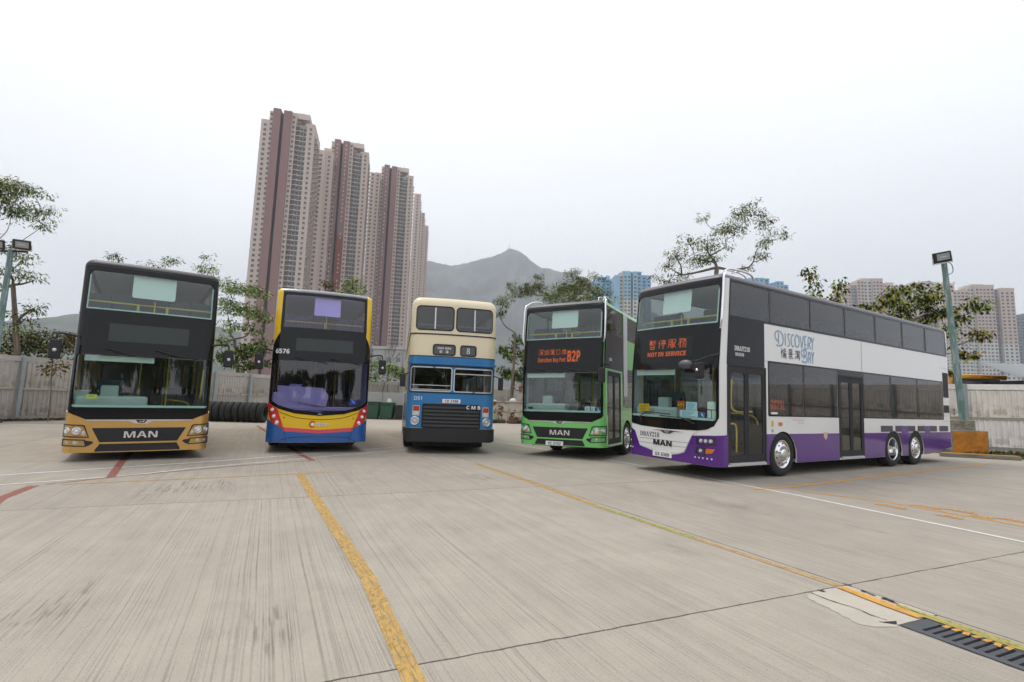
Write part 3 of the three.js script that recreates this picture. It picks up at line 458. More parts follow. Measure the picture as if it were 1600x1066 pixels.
function estateTower(label, px, py, ahead, seedN, red, dots) {
  const [x, top] = at(px, py, ahead), H = top - 1, L = H - 5.5;
  const bays = [
    [-15.3, -11, -1.5, L, B.pale, { w: [[-13.2, 1.3, 1.3]], ac: 0.1 }], [-11, -9.1, 0.2, H - 1.2, B.pale, { w: [[-10, 1.0, 1.2]], ac: 0.1 }],
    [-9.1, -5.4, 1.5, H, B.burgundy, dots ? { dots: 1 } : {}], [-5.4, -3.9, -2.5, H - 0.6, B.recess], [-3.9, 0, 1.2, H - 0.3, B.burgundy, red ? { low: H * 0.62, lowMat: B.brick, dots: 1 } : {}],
    [0, 2.3, 0.2, H - 0.8, B.pink, { w: [[1.1, 1.1, 1.2]], ac: 0.2 }], [2.3, 4.2, -1.2, L + 1.5, B.lattice, { lat: 1 }], [4.2, 7.9, -1.6, L - 0.5, B.greyg, { slab: 1 }], [7.9, 12, 0.4, L, B.pink, { w: [[10, 1.15, 1.2]], ac: 0.12 }],
  ];
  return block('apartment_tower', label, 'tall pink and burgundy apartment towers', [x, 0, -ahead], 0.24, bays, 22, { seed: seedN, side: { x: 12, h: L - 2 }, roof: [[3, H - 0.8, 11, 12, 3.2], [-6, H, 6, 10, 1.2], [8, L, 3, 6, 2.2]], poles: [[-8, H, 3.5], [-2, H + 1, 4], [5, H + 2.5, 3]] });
}
estateTower('pink and burgundy apartment tower, tallest and leftmost of the row', 457, 175, 263, 3, false, false);
estateTower('pink and burgundy tower with a brick red stripe, second of the row from the left', 547, 222, 315, 4, true, true);
estateTower('pink and burgundy tower with white dotted stripe, third of the row from the left', 621, 261, 362, 5, false, true);
const wing = (label, x0, x1, py, ahead, s) => { const a = at(x0, py, ahead), b = at(x1, py, ahead), w = b[0] - a[0], n = Math.max(1, Math.round(w / 4)); return block('apartment_wing', label, null, [a[0], 0, -ahead], 0.24, [...Array(n)].map((_, i) => [w / n * i, w / n * (i + 1), i % 2 ? -0.6 : 0, a[1], i % 2 ? B.pink : B.pale, { w: [[w / n * (i + 0.5), 1.2, 1.2]] }]), 16, { seed: s, side: { x: w, h: a[1] - 2 } }); };
wing('pink link block between the first and second tall towers', 496, 520, 236, 300, 11); wing('pink link block between the second and third tall towers', 579, 594, 271, 350, 12);
wing('pink tower sliver directly right of the third tower', 648, 658, 304, 420, 13); wing('pink tower sliver right of the third tower, second from the right end of the row', 654, 664, 333, 470, 14); wing('pink tower sliver at the right end of the row beside the mountain', 660, 669.5, 353, 520, 15);
// blue estate
function estate(label, cat, ahead, bays, turn, o) {   // bays in picture columns: x0, x1, top, material, windows, low material, share of height
  const c = at(bays[0][0], bays[0][2], ahead), q = (px, py) => at(px, py, ahead);
  const list = bays.map(([x0, x1, py, mat, n, fwd = 0, lowMat, share = 0.6]) => { const a = q(x0, py), b = q(x1, py), A = a[0] - c[0], Z = b[0] - c[0]; return [A, Z, fwd, a[1], mat, { w: [...Array(n)].map((_, i) => [lerp(A, Z, (i + 0.5) / n), Math.min(1.6, (Z - A) / n * 0.55), 1.35]), ac: 0.4, ...(lowMat ? { low: a[1] * share, lowMat } : {}) }]; });
  const end = list.at(-1); return block('apartment_block', label, cat, [c[0], 0, -ahead], turn, list, 18, { seed: o.seed, trim: o.trim, side: { x: end[1], h: end[3] - 3 }, left: { x: list[0][0], h: list[0][3] - 3 }, roof: o.roof?.map(([i, w, hh]) => [(list[i][0] + list[i][1]) / 2, list[i][3], w, 7, hh, list[i][4]]) });
}
const blueG = 'blue topped apartment blocks';
estate('blue and white block showing just left of the tall blue one, behind the green bus', blueG, 385, [[931, 941, 434, B.lblue, 1], [941, 947, 434.5, B.blue, 1, -1], [947, 953, 433, B.lblue, 1], [953, 960, 437.5, B.blue, 1, -2, B.cream, 0.72]], 0, { seed: 21, trim: B.lblue });
estate('tallest blue topped block, between the green bus and the purple bus', blueG, 370, [[960, 968, 433, B.lblue, 0, 1.5], [968, 975, 427.5, B.cream, 1, -1, B.cream, 0.7], [975, 986, 426, B.lblue, 2, 0, B.cream, 0.80], [986, 989, 427, B.slate, 0, -2], [989, 996, 426.5, B.lblue, 1, 0.6, B.white, 0.80], [996, 1003, 426, B.blue, 1, -1.2, B.cream, 0.8]], 0, { seed: 22, trim: B.cream, roof: [[2, 6, 2], [4, 5, 1.6]] });
estate('blue block just left of the purple bus roof, partly behind leaves', blueG, 395, [[1003, 1010, 432, B.blue, 1], [1010, 1017, 432.5, B.lblue, 1, 0.5]], 0, { seed: 23, trim: B.lblue });
estate('blue block rising over the roof of the purple bus, left of two', blueG, 400, [[1166, 1176, 436.5, B.lblue, 1], [1176, 1185, 435.5, B.blue, 1, -1], [1185, 1195, 436, B.lblue, 1], [1195, 1203, 436.5, B.blue, 1, -1]], 0, { seed: 24, trim: B.lblue, roof: [[1, 5, 1.5]] });
estate('blue block rising over the roof of the purple bus, right of two', blueG, 410, [[1205, 1212, 444, B.blue, 1], [1212, 1224, 441.5, B.lblue, 2, 0.5], [1224, 1232, 447, B.blue, 1]], 0, { seed: 25, trim: B.lblue });
const pinkG = 'pink and white apartment blocks at the right';
estate('pink and white block with grey balconies over the middle of the purple bus', pinkG, 420, [[1319, 1329, 446, B.rose, 2, 0, B.cream, 0.5], [1329, 1338, 447, B.greyg, 2, -1.5], [1338, 1348, 440, B.rose, 2, 0, B.cream, 0.5], [1348, 1360, 437.5, B.cream, 2, -1], [1360, 1375, 438, B.rose, 3, 0.5, B.cream, 0.5]], -0.1, { seed: 31, trim: B.cream, roof: [[3, 8, 1.8]] });
estate('narrow pink block between the leafy tree tops', pinkG, 440, [[1377, 1386, 444, B.rose, 2], [1386, 1396, 443, B.cream, 2, -1], [1396, 1412, 448, B.rose, 3]], -0.1, { seed: 32, trim: B.cream });
estate('pink block mostly hidden behind the yellow green tree', pinkG, 430, [[1424, 1438, 443, B.cream, 2], [1438, 1452, 442, B.rose, 2, 0.5], [1452, 1464, 443, B.cream, 2, -1], [1464, 1484, 446, B.rose, 3]], -0.15, { seed: 33, trim: B.cream });
estate('large pink and white block right of the green lamp pole', pinkG, 400, [[1489, 1500, 456, B.rose, 2, 0, B.white, 0.57], [1500, 1511, 455.5, B.rose, 2, 0, B.white, 0.57], [1511, 1520, 450, B.cream, 2, -1.5, B.white, 0.57], [1520, 1535, 448, B.rose, 3, 0.5, B.white, 0.57], [1535, 1546, 448.5, B.rose, 2, 0.5, B.white, 0.57], [1546, 1554, 455, B.slate, 2, -2], [1554, 1574, 454, B.rose, 3, 0.8, B.white, 0.57]], -0.12, { seed: 34, trim: B.cream, roof: [[2, 6, 2], [3, 9, 2.2]] });
estate('slate grey block at the right edge behind the pink one', null, 460, [[1577, 1586, 496, B.slate, 2], [1586, 1598, 494, B.slate, 2, 0.6], [1598, 1622, 492, B.slate, 4, -0.5]], -0.1, { seed: 35, trim: B.slate });
{ // low grey building behind the middle fence
  const a = at(583, 545, 95), b = at(640, 548, 95), t = thing('low_building', 'low pale grey building behind the fence between the yellow bus and the cream bus', 'building', null, [a[0], 0, -95]), w = b[0] - a[0] + 2, h = a[1];
  part('wall', boxAB(0, 0, -14, w, h, 0), std(col(0.40, 0.39, 0.38), 0.9), t); part('parapet', boxAB(-0.2, h, -14, w + 0.2, h + 0.5, 0.2), std(col(0.46, 0.45, 0.44), 0.9), t);
  for (let i = 0; i < 5; i++) for (let k = 0; k < 3; k++) { const wd = part('window', boxAB(0.8 + i * w / 5, h - 2.3 - k * 2.6, -0.1, 0.8 + i * w / 5 + 0.8, h - 1.5 - k * 2.6, 0.02), B.paneL, t); }
  part('drain_pipe', [0.26, 0.63].map((k) => cyl(0.07, 0.07, h, w * k, h / 2, 0.1, 8)), B.greyg, t);
}
// ───────────── the buses ─────────────
const rake = (y) => Math.max(0, y - 2.3) * 0.11;
function place(name, label, group, x, ahead, yaw, roll, sink) {
  const b = thing(name, label, 'bus', group, [x, sink, -ahead], -THREE.MathUtils.degToRad(yaw)); b.rotation.z = -THREE.MathUtils.degToRad(roll); return b;
}
// panes in the side of a body: returns the openings, and puts in glass, a rubber frame and an inner bar between panes
function panes(S, b, g, list, v0, v1, glass, name = 'side_window', r = 0.05) {
  return list.map(([d0, d1]) => {
    const s0 = g * S.side(d0), s1 = g * S.side(d1), a = [Math.min(s0, s1), v0, Math.max(s0, s1), v1, r];
    part(name, S.patch(rrect(...a), -0.006, 0), glass, b); return a;
  });
}
function busCore(b, S, o) {
  const holes = o.holes, out = outline(S, o.bottom ?? 0.28, S.vMax, o.axles, 0.56, 0.47 - (o.sink ?? 0), o.tail);
  part('body_shell', S.patch(poly(out, ...holes.map(holeOf)), -0.03, 0.03), o.paint, b);
  part('inner_lining', S.patch(poly(outline(S, 0.4, 4.2, o.axles, 0.6, 0.47, 0.5), ...holes.map((h) => holeOf([h[0] - 0.01, Math.max(h[1] - 0.01, 0.41), h[2] + 0.01, Math.min(h[3] + 0.01, 4.19), h[4]]))), -0.036, 0), o.lining ?? M.inner, b);
  part('roof', S.roof(o.rise ?? 0.05), o.roof, b);
  part('underbody', [boxAB(-1.0, 0.24, -S.L + 1.2, 1.0, 0.31, -0.35), boxAB(-0.45, 0.2, -S.L + 2.5, 0.45, 0.3, -3.2), ...o.axles.map((d) => boxAB(-1.05, 0.36, -d - 0.09, 1.05, 0.54, -d + 0.09)), ...o.axles.flatMap((d) => [boxAB(-1.17, 0.3, -d - 0.62, -0.72, 1.12, -d - 0.58), boxAB(-1.17, 0.3, -d + 0.58, -0.72, 1.12, -d + 0.62), boxAB(-1.17, 1.08, -d - 0.6, -0.72, 1.12, -d + 0.6), boxAB(1.17, 0.3, -d - 0.62, 0.72, 1.12, -d - 0.58), boxAB(1.17, 0.3, -d + 0.58, 0.72, 1.12, -d + 0.62), boxAB(1.17, 1.08, -d - 0.6, 0.72, 1.12, -d + 0.6)])], M.under, b);
  const y = 0.5 - (o.sink ?? 0), tilt = Math.tan(THREE.MathUtils.degToRad(o.roll ?? 0));
  o.axles.forEach((d, i) => { for (const n of [true, false]) wheel(b, d, n, o.dished?.[i], y, tilt); });
}
function lampCluster(S, b, pts, bowls, name = 'headlight', lens = M.clear) {
  const h = part(name, S.patch(poly(pts), 0.006, 0.004), M.silver, b);
  part('reflector', bowls.map(([s, v, r]) => { const [x, y, z] = S.P(s, v, 0.012), [, , n] = S.frame(s, v); return new THREE.TorusGeometry(r * 0.72, r * 0.28, 8, 20).lookAt(n).translate(x, y, z); }), M.chrome, h);
  part('bulb', bowls.map(([s, v, r]) => { const [x, y, z] = S.P(s, v, 0.012); return new THREE.SphereGeometry(r * 0.5, 10, 8).translate(x, y, z); }), M.plate, h);
  part('lens', S.patch(poly(pts), 0.038, 0), lens, h);
  part('lamp_surround', S.patch(poly(pts.map(([s, v]) => { const cx = pts.reduce((a, p) => a + p[0], 0) / pts.length, cy = pts.reduce((a, p) => a + p[1], 0) / pts.length; return [s + Math.sign(s - cx) * 0.02, v + Math.sign(v - cy) * 0.02]; }), new THREE.Path(pts.map((p) => new THREE.Vector2(...p)))), 0.004, 0.034), M.dull, h);
}
const mirrorPts = (pts) => pts.map(([s, v]) => [-s, v]).reverse();
function wiper(S, b, pts, blade) {
  const q = (s, v, o = 0.05) => S.P(s, v, o), w = part('wiper', [tube(pts.map((p) => q(...p)), 0.012, 6, 6)], M.dull, b);
  part('wiper_blade', tube(blade.map((p) => q(...p, 0.035)), 0.011, 6, 6), M.dull, w);
}
function ledTex(w, h, draw) {   // an amber dot matrix
  return canvasTex(w * 8, h * 8, (g) => {
    const c = document.createElement('canvas'); c.width = w; c.height = h; const q = c.getContext('2d'); q.fillStyle = '#000'; q.fillRect(0, 0, w, h); q.fillStyle = q.strokeStyle = '#fff'; q.lineWidth = 1; draw(q);
    const d = q.getImageData(0, 0, w, h).data; g.fillStyle = '#000'; g.fillRect(0, 0, w * 8, h * 8);
    for (let y = 0; y < h; y++) for (let x = 0; x < w; x++) { const v = d[(y * w + x) * 4]; if (v > 70) { const k = clamp(v / 200, 0.3, 1); g.fillStyle = `rgb(${255 * k | 0},${112 * k | 0},${30 * k | 0})`; g.beginPath(); g.arc(x * 8 + 4, y * 8 + 4, 3.9, 0, 7); g.fill(); } }
  });
}
const wheelchair = canvasTex(128, 128, (g) => { g.fillStyle = '#1d63b4'; g.fillRect(0, 0, 128, 128); g.strokeStyle = '#eef4fa'; g.fillStyle = '#eef4fa'; g.lineWidth = 9; g.lineCap = 'round'; g.beginPath(); g.arc(54, 24, 8, 0, 7); g.fill(); g.beginPath(); g.moveTo(54, 36); g.lineTo(56, 72); g.lineTo(84, 72); g.lineTo(96, 102); g.stroke(); g.beginPath(); g.moveTo(56, 52); g.lineTo(80, 52); g.stroke(); g.beginPath(); g.arc(58, 82, 26, 2.2 - Math.PI / 2 - 0.2, Math.PI * 1.25 + 0.2, true); g.stroke(); });
function card(S, b, name, s0, v0, s1, v1, tex, off = -0.03) { return part(name, S.patch(rrect(s0, v0, s1, v1, 0.006), off, 0.003, { uv: [s0, v0, s1, v1] }), std(0xffffff, 0.6, { map: tex }), b); }
const docTex = (bg, ink, n = 7) => canvasTex(64, 80, (g) => { g.fillStyle = bg; g.fillRect(0, 0, 64, 80); g.fillStyle = ink; for (let i = 0; i < n; i++) g.fillRect(8, 10 + i * 9, 28 + ((i * 37) % 20), 3); });
const plateTex = (s) => canvasTex(256, 64, (g) => { g.fillStyle = '#e4e4e0'; g.fillRect(0, 0, 256, 64); g.fillStyle = '#111'; g.font = '52px sans-serif'; g.textAlign = 'center'; g.fillText(s, 128, 51, 232); });
function numberPlate(S, b, s, v, w, h, str, off = 0.022) { const p = part('number_plate', S.patch(rrect(s - w / 2, v - h / 2, s + w / 2, v + h / 2, 0.012), off - 0.016, 0.024), M.plate, b); part('plate_lettering', textPatch(S, SANS, str, h * 0.66, s, v - h * 0.35, { off: off + 0.0085, th: 0.002, center: true, sx: w / h > 4.5 ? 1.0 : 0.92 }), M.ink, p); }

const UPPER = [[0.36, 1.88], [1.96, 3.6], [3.68, 5.3], [5.38, 7.02], [7.1, 8.74], [8.82, 10.38], [10.46, 12.02]];
const AXLES = [2.41, 7.98, 9.48];
// the modern three-axle double decker: three of the five are of this build
function manBus(o) {
  const S = new Shell({ L: 12.33, top: 4.36, rt: 0.17, r: 0.2, rake, bulge: 0.06 }), b = place(o.name ?? 'double_decker_bus', o.label, 'double decker buses parked in a fan', ...o.at), sink = o.at[4], holes = [], N = 1;
  const w1 = Math.min(1.24, (o.mask ?? 1.36) - 0.05), W1 = [-w1, 1.2, w1, 2.31, 0.07], W2 = [-1.17, 3.26, 1.17, 4.11, [0.03, 0.03, 0.1, 0.1]];
  holes.push(W1, W2);
  part('windscreen', S.patch(rrect(...W1), -0.008, 0), M.glass, b); part('upper_windscreen', S.patch(rrect(...W2), -0.008, 0), M.glass, b);
  const glassU = o.upperGlass ?? M.dark;
  for (const g of [1, -1]) holes.push(...panes(S, b, g, g > 0 && o.greenSide ? [[0.12, 1.93], ...UPPER.slice(1).map(([a, c]) => [a + 0.52, Math.min(c + 0.5, 12.02)])] : UPPER, g > 0 && o.greenSide ? 3.44 : 3.45, 4.18, glassU, 'upper_side_window', 0.03));
  // lower side windows; on the nearside an entrance and an exit
  holes.push(...panes(S, b, 1, [[1.88, 3.3], [3.34, 4.9], [6.3, 7.9], [7.94, 9.7], [9.74, 11.58]], 1.36, 2.53, M.side, 'lower_side_window', 0.03), ...panes(S, b, -1, [[0.5, 1.7], [1.9, 3.3], [3.34, 4.9], [4.94, 6.3], [6.34, 7.9], [7.94, 9.7], [9.74, 11.58]], 1.36, 2.5, M.side, 'lower_side_window', 0.03));
  const doorFront = [0.36, 1.71], doorBack = [4.98, 6.2];
  for (const [d0, d1] of [doorFront, doorBack]) {
    const a = [S.side(d0), 0.35, S.side(d1), 2.37, 0.02], m = (a[0] + a[2]) / 2; holes.push(a);
    const dr = part('door', S.patch([rrect(a[0] + 0.01, 0.36, m - 0.006, 2.36, 0.015), rrect(m + 0.006, 0.36, a[2] - 0.01, 2.36, 0.015)].map((q, k) => { q.holes.push(holeOf(k ? [m + 0.075, 0.5, a[2] - 0.09, 2.24, 0.05] : [a[0] + 0.09, 0.5, m - 0.075, 2.24, 0.05])); return q; }), -0.028, 0.03), M.dull, b);
    for (const q of [[a[0] + 0.09, 0.5, m - 0.075, 2.24, 0.05], [m + 0.075, 0.5, a[2] - 0.09, 2.24, 0.05]]) part('door_glass', S.patch(rrect(...q), -0.012, 0), d0 < 1 ? M.clear : M.side, dr);
    part('door_step', S.patch(rrect(a[0] + 0.05, 0.31, a[2] - 0.02, 0.345, 0.01), 0.002, 0.03), M.silver, dr);
    part('door_rail', [tube([[1.14, 1.15, -d0 - 0.2], [1.1, 1.12, -d0 - 0.5], [1.1, 0.55, -d0 - 0.53]], 0.02), tube([[1.12, 2.1, -d0 - 0.34], [1.1, 1.5, -d0 - 0.36], [1.1, 1.42, -d0 - 0.5], [1.1, 1.42, -d0 - 1.1]], 0.02)], M.railYellow, dr);
  }
  parts('window_bar', [3.32, 7.92, 9.72].map((d) => S.patch(rrect(S.side(d) - 0.02, 1.36, S.side(d) + 0.02, 2.53, 0.002), -0.012, 0.01)), M.dull, b);
  busCore(b, S, { holes, axles: AXLES, dished: [0, 1, 0], paint: o.paint, roof: o.roof, tail: 0.48, sink, roll: o.at[3], bottom: o.bottom ?? 0.28 });
  interior(b, S, { partition: o.partition, railTop: 3.58, railPosts: o.railPosts });
  part('sun_blind', S.patch(rrect(-0.40 + (o.blindX ?? 0), 3.60, 0.40 + (o.blindX ?? 0), 4.13, [0.05, 0.05, 0, 0]), -0.09, 0.004), M.blind, b);
  part('cab_blind', S.patch(rrect(-1.1, 2.17, 0.12, 2.29, 0.01), -0.1, 0.01), M.blind, b);
  part('sill', S.patch(rrect(-W2[2], W2[1], W2[2], W2[1] + 0.035, 0.004), -0.02, 0.008), M.frit, b); part('sill', S.patch(rrect(-w1, 1.2, w1, 1.255, 0.004), -0.02, 0.008), M.frit, b);
  parts('edge_strip', [-1, 1].map((g) => S.patch(rrect(g * 1.15 - 0.016, W2[1], g * 1.15 + 0.016, W2[3] - 0.1, 0.004), -0.02, 0.006)), M.frit, b);
  // black front: one glossy panel round the windscreens
  const mh = o.mask ?? 1.36, bt = [[-mh, 1.13], [-1.18, 1.07], [-0.93, 0.955], [0, 0.94], [0.93, 0.955], [1.18, 1.07], [mh, 1.13]];
  const lip = o.dbay ? [[-mh, 1.13], [-1.15, 1.03], [-0.8, 0.985], [0.0, 0.96], [0.8, 0.985], [1.0, 1.02], [1.15, 1.10], [mh, 1.28]] : bt;
  const sm = (w) => holeOf([w[0] + 0.006, w[1] + 0.006, w[2] - 0.006, w[3] - 0.006, w[4]]);
  part('front_panel', S.patch(poly([...lip, [mh, 4.26], [-mh, 4.26]], sm(W1), sm(W2)), -0.034, 0.042), M.black, b);
  parts('panel_joint', [S.patch(rrect(-mh, 3.16, mh, 3.185, 0.002), 0.008, 0.006), S.patch(rrect(-mh, 2.39, mh, 2.405, 0.002), 0.008, 0.006)], M.black, b);
  const D = o.sign ?? [-0.72, 2.6, 0.72, 2.98];
  if (o.signTex) { const sg = part('destination_display', S.patch(rrect(...D, 0.01), 0.009, 0.003, { uv: D }), new THREE.MeshPhysicalMaterial({ color: col(0.012, 0.016, 0.016), roughness: 0.25, specularIntensity: 0.5, emissive: 0xffffff, emissiveMap: o.signTex, emissiveIntensity: 0.66 }), b); } else part('destination_display', S.patch(rrect(...D, 0.01), 0.009, 0.003), M.sign, b);
  part('roof_edge', S.patch(o.roofAll ? rrect(-S.sEnd, 4.25, S.sEnd, S.vMax, 0.001) : rrect(-(o.capHalf ?? S.sS), 4.22, o.capHalf ?? S.sS, S.vMax, 0.001), 0.003, 0.004), o.roof, b);
  const corner = [[-S.side(0.34), 0.285], [-0.74, 0.285], [-0.74, 0.335], [-0.665, 0.465], [-0.83, 0.79], [-0.94, 0.952], [-1.18, 1.065], [-mh, 1.125], [-S.side(0.34), 1.14]];
  if (!o.dbay) {
    const p = o.paint;
    for (const c of [corner, mirrorPts(corner)]) part('bumper_corner', S.patch(poly(c), 0.002, 0.022), p, b);
    part('grille', S.patch(poly([[-0.78, 0.3], [0.78, 0.3], [0.68, 0.46], [0.83, 0.78], [-0.83, 0.78], [-0.68, 0.46]]), 0.001, 0.004), M.dull, b);
    parts('grille_slat', [0.52, 0.58, 0.64, 0.7].map((v) => S.patch(rrect(-0.66 - (v - 0.5) * 0.5, v, 0.66 + (v - 0.5) * 0.5, v + 0.02, 0.005), 0.005, 0.006)), M.dull, b);
    parts('bumper_bar', [S.patch(poly([[-0.66, 0.455], [0.66, 0.455], [0.685, 0.492], [-0.685, 0.492]]), 0.003, 0.02), S.patch(poly([[-0.83, 0.785], [0.83, 0.785], [0.925, 0.925], [0.2, 0.925], [0.1, 0.875], [-0.1, 0.875], [-0.2, 0.925], [-0.925, 0.925]]), 0.002, 0.014)], p, b);
    part('chrome_trim', S.patch(poly([[-0.93, 0.93], [-0.21, 0.925], [-0.1, 0.868], [0.1, 0.868], [0.21, 0.925], [0.93, 0.93], [0.93, 0.956], [-0.93, 0.956]]), 0.004, 0.022), M.chrome, b);
    part('badge', S.patch(poly([[-0.1, 0.945], [0.1, 0.945], [0.055, 0.885], [-0.055, 0.885]]), 0.027, 0.004), M.black, b);
    part('badge_lion', S.patch(poly([[-0.05, 0.895], [-0.03, 0.92], [0.02, 0.922], [0.045, 0.94], [0.06, 0.925], [0.04, 0.91], [0.035, 0.893], [0.02, 0.91], [-0.02, 0.908], [-0.035, 0.893]]), 0.0315, 0.002), M.chrome, b);
    part('lettering', textPatch(S, SANS, 'MAN', 0.135, 0, 0.575, { off: 0.006, th: 0.02, sx: 1.45, center: true }), M.chrome, b);
    const hl = [[-1.33, 0.845], [-1.33, 0.625], [-0.87, 0.605], [-0.96, 0.815], [-1.0, 0.828]], fg = [[-1.3, 0.55], [-1.3, 0.445], [-0.9, 0.425], [-0.93, 0.53]], dk = [[-0.925, 0.53], [-0.89, 0.425], [-0.85, 0.42], [-0.77, 0.485], [-0.8, 0.515]];
    for (const f of [(q) => q, mirrorPts]) {
      const sg = f === mirrorPts ? -1 : 1;
      lampCluster(S, b, f(hl), [[-1.23 * sg, 0.73, 0.075], [-1.06 * sg, 0.72, 0.085], [-0.95 * sg, 0.68, 0.05]]);
      part('turn_signal', S.patch(rrect(sg > 0 ? -1.12 : 0.97, 0.625, sg > 0 ? -0.97 : 1.12, 0.65, 0.005), 0.02, 0.012), M.amber, b);
      lampCluster(S, b, f(fg), [[-1.2 * sg, 0.495, 0.04], [-1.06 * sg, 0.49, 0.045]], 'fog_light');
      part('fog_light_recess', S.patch(poly(f(dk)), 0.02, 0.008), M.dull, b);
    }
  }
  for (const w of [[[-0.75, 2.44], [-0.3, 2.32]], [[0.12, 2.46], [0.6, 2.34]]]) if (!o.dbay) wiper(S, b, [w[0], [(w[0][0] + w[1][0]) / 2, 2.39], w[1]], [[w[1][0] - 0.28, w[1][1] + 0.05], [w[1][0] + 0.34, w[1][1] - 0.03]]);
  for (const [d, v] of [[11.9, 2.45], [11.9, 1.7]]) if (o.vents) part('rear_vent', S.patch(rrect(S.side(11.68), v > 2 ? 2.05 : 1.56, S.side(12.1), v > 2 ? 2.86 : 1.8, 0.01), 0.002, 0.006), M.dull, b);
  return [b, S];
}
const guard = (S, g, ladder) => {   // chrome branch guard round the upper front corner
  const q = (s, v, o) => S.P(g * s, v, o), l = [tube([q(1.22, 3.15, 0.0), q(1.22, 3.25, 0.06), q(1.22, 3.9, 0.07), q(1.22, 4.25, 0.07), q(1.24, S.vT + 0.1, 0.075), [g * 1.1, 4.5, -0.62], [g * 1.08, 4.5, -1.5], [g * 1.08, 4.38, -1.62]], 0.024, 60, 10)];
  if (ladder) l.push(tube([[g * 0.92, 4.38, -0.62], [g * 0.92, 4.5, -0.68], [g * 0.92, 4.5, -1.5], [g * 0.92, 4.38, -1.6]], 0.016, 24), tube([[g * 0.92, 4.5, -1.0], [g * 1.09, 4.5, -1.0]], 0.014)); return l;
};

// 1 — the gold bus
const GOLD = paint(col(0.63, 0.37, 0.10), { metalness: 0.7, roughness: 0.33, specularIntensity: 1 });
{
  const [b, S] = manBus({ label: 'gold double decker bus with blank destination display, leftmost in the row', at: [-7.894, 11.293, -35.65, -0.48, -0.09], paint: GOLD, roof: std(col(0.03, 0.027, 0.03), 0.45), roofAll: false, capHalf: 1.4, mask: 1.385, blindX: 0.0 });
  for (const g of [1, -1]) mirror(b, g * 1.52, 2.66, 0.12, g, 0.4);
  part('cab_box', [rbox(0.24, 0.3, 0.22, 0.02, -1.08, 1.38, -0.5), rbox(0.27, 0.03, 0.25, 0.01, -1.08, 1.54, -0.5)], M.dash, b);
  card(S, b, 'yellow_sticker', -0.97, 1.38, -0.8, 1.47, docTex('#e9e35a', '#5a7a3a', 5));
  part('side_stripe', [1, -1].map((g) => S.patch(rrect(Math.min(g * S.side(0.3), g * S.side(12)), 2.56, Math.max(g * S.side(0.3), g * S.side(12)), 3.4, 0.01), 0.002, 0.004)), M.black, b);
}
// 2 — the green bus
const GREEN = paint(col(0.18, 0.57, 0.15));
{
  const tex = ledTex(128, 36, (q) => { q.lineWidth = 1.25; han(q, '深圳灣口岸', 2, 1, 16, 1.1); q.font = '14px sans-serif'; q.fillText('Shenzhen Bay Port', 1, 33, 84); q.font = 'bold 38px sans-serif'; q.fillText('B2P', 88, 33, 39); });
  const [b, S] = manBus({ label: 'green double decker bus showing route B2P, left of the purple and white bus', at: [1.395, 14.52, 27.93, -0.75, 0.046], paint: GREEN, roof: std(col(0.06, 0.06, 0.063), 0.4), capHalf: 1.2, mask: 1.235, greenSide: true, sign: [-0.72, 2.57, 0.6, 2.99], signTex: tex, railPosts: [-0.3, 0.2], blindX: 0.04 });
  part('branch_guard', guard(S, 1, true), M.chrome, b); part('branch_guard', guard(S, -1, false), M.chrome, b);
  part('side_band', S.patch(poly([[S.side(0.1), 2.43], [S.side(2.0), 2.43], [S.side(2.0), 4.2], [S.side(0.1), 4.2]], holeOf([S.side(0.12), 3.44, S.side(1.93), 4.18, 0.03])), 0.002, 0.004), M.black, b);
  part('silver_band', S.patch(rrect(S.side(2.01), 1.7, S.side(2.42), 4.27, 0.01), 0.002, 0.006), M.silver, b);
  part('fleet_number', textPatch(S, SANS, 'SL336', 0.08, S.side(0.5), 2.66, { off: 0.0065, th: 0.002 }), M.plate, b);
  numberPlate(S, b, -0.14, 0.345, 0.52, 0.115, 'VC 2152');
  part('mirror', [tube([S.P(1.25, 2.52, 0), S.P(1.3, 2.52, 0.16), [1.3, 2.34, 0.26]], 0.02), rbox(0.18, 0.4, 0.13, 0.04, 1.3, 2.2, 0.26)], M.dull, b);
  card(S, b, 'paper_notice', 0.72, 1.22, 0.86, 1.37, docTex('#dfe9ee', '#5b7f95')); card(S, b, 'paper_notice', 0.89, 1.22, 1.0, 1.37, docTex('#dce6e6', '#6f8a80')); card(S, b, 'wheelchair_sticker', 1.03, 1.2, 1.17, 1.36, wheelchair);
  part('cab_vent', S.patch(rrect(-1.0, 1.27, -0.86, 1.34, 0.02), -0.05, 0.02), M.dull, b);
}
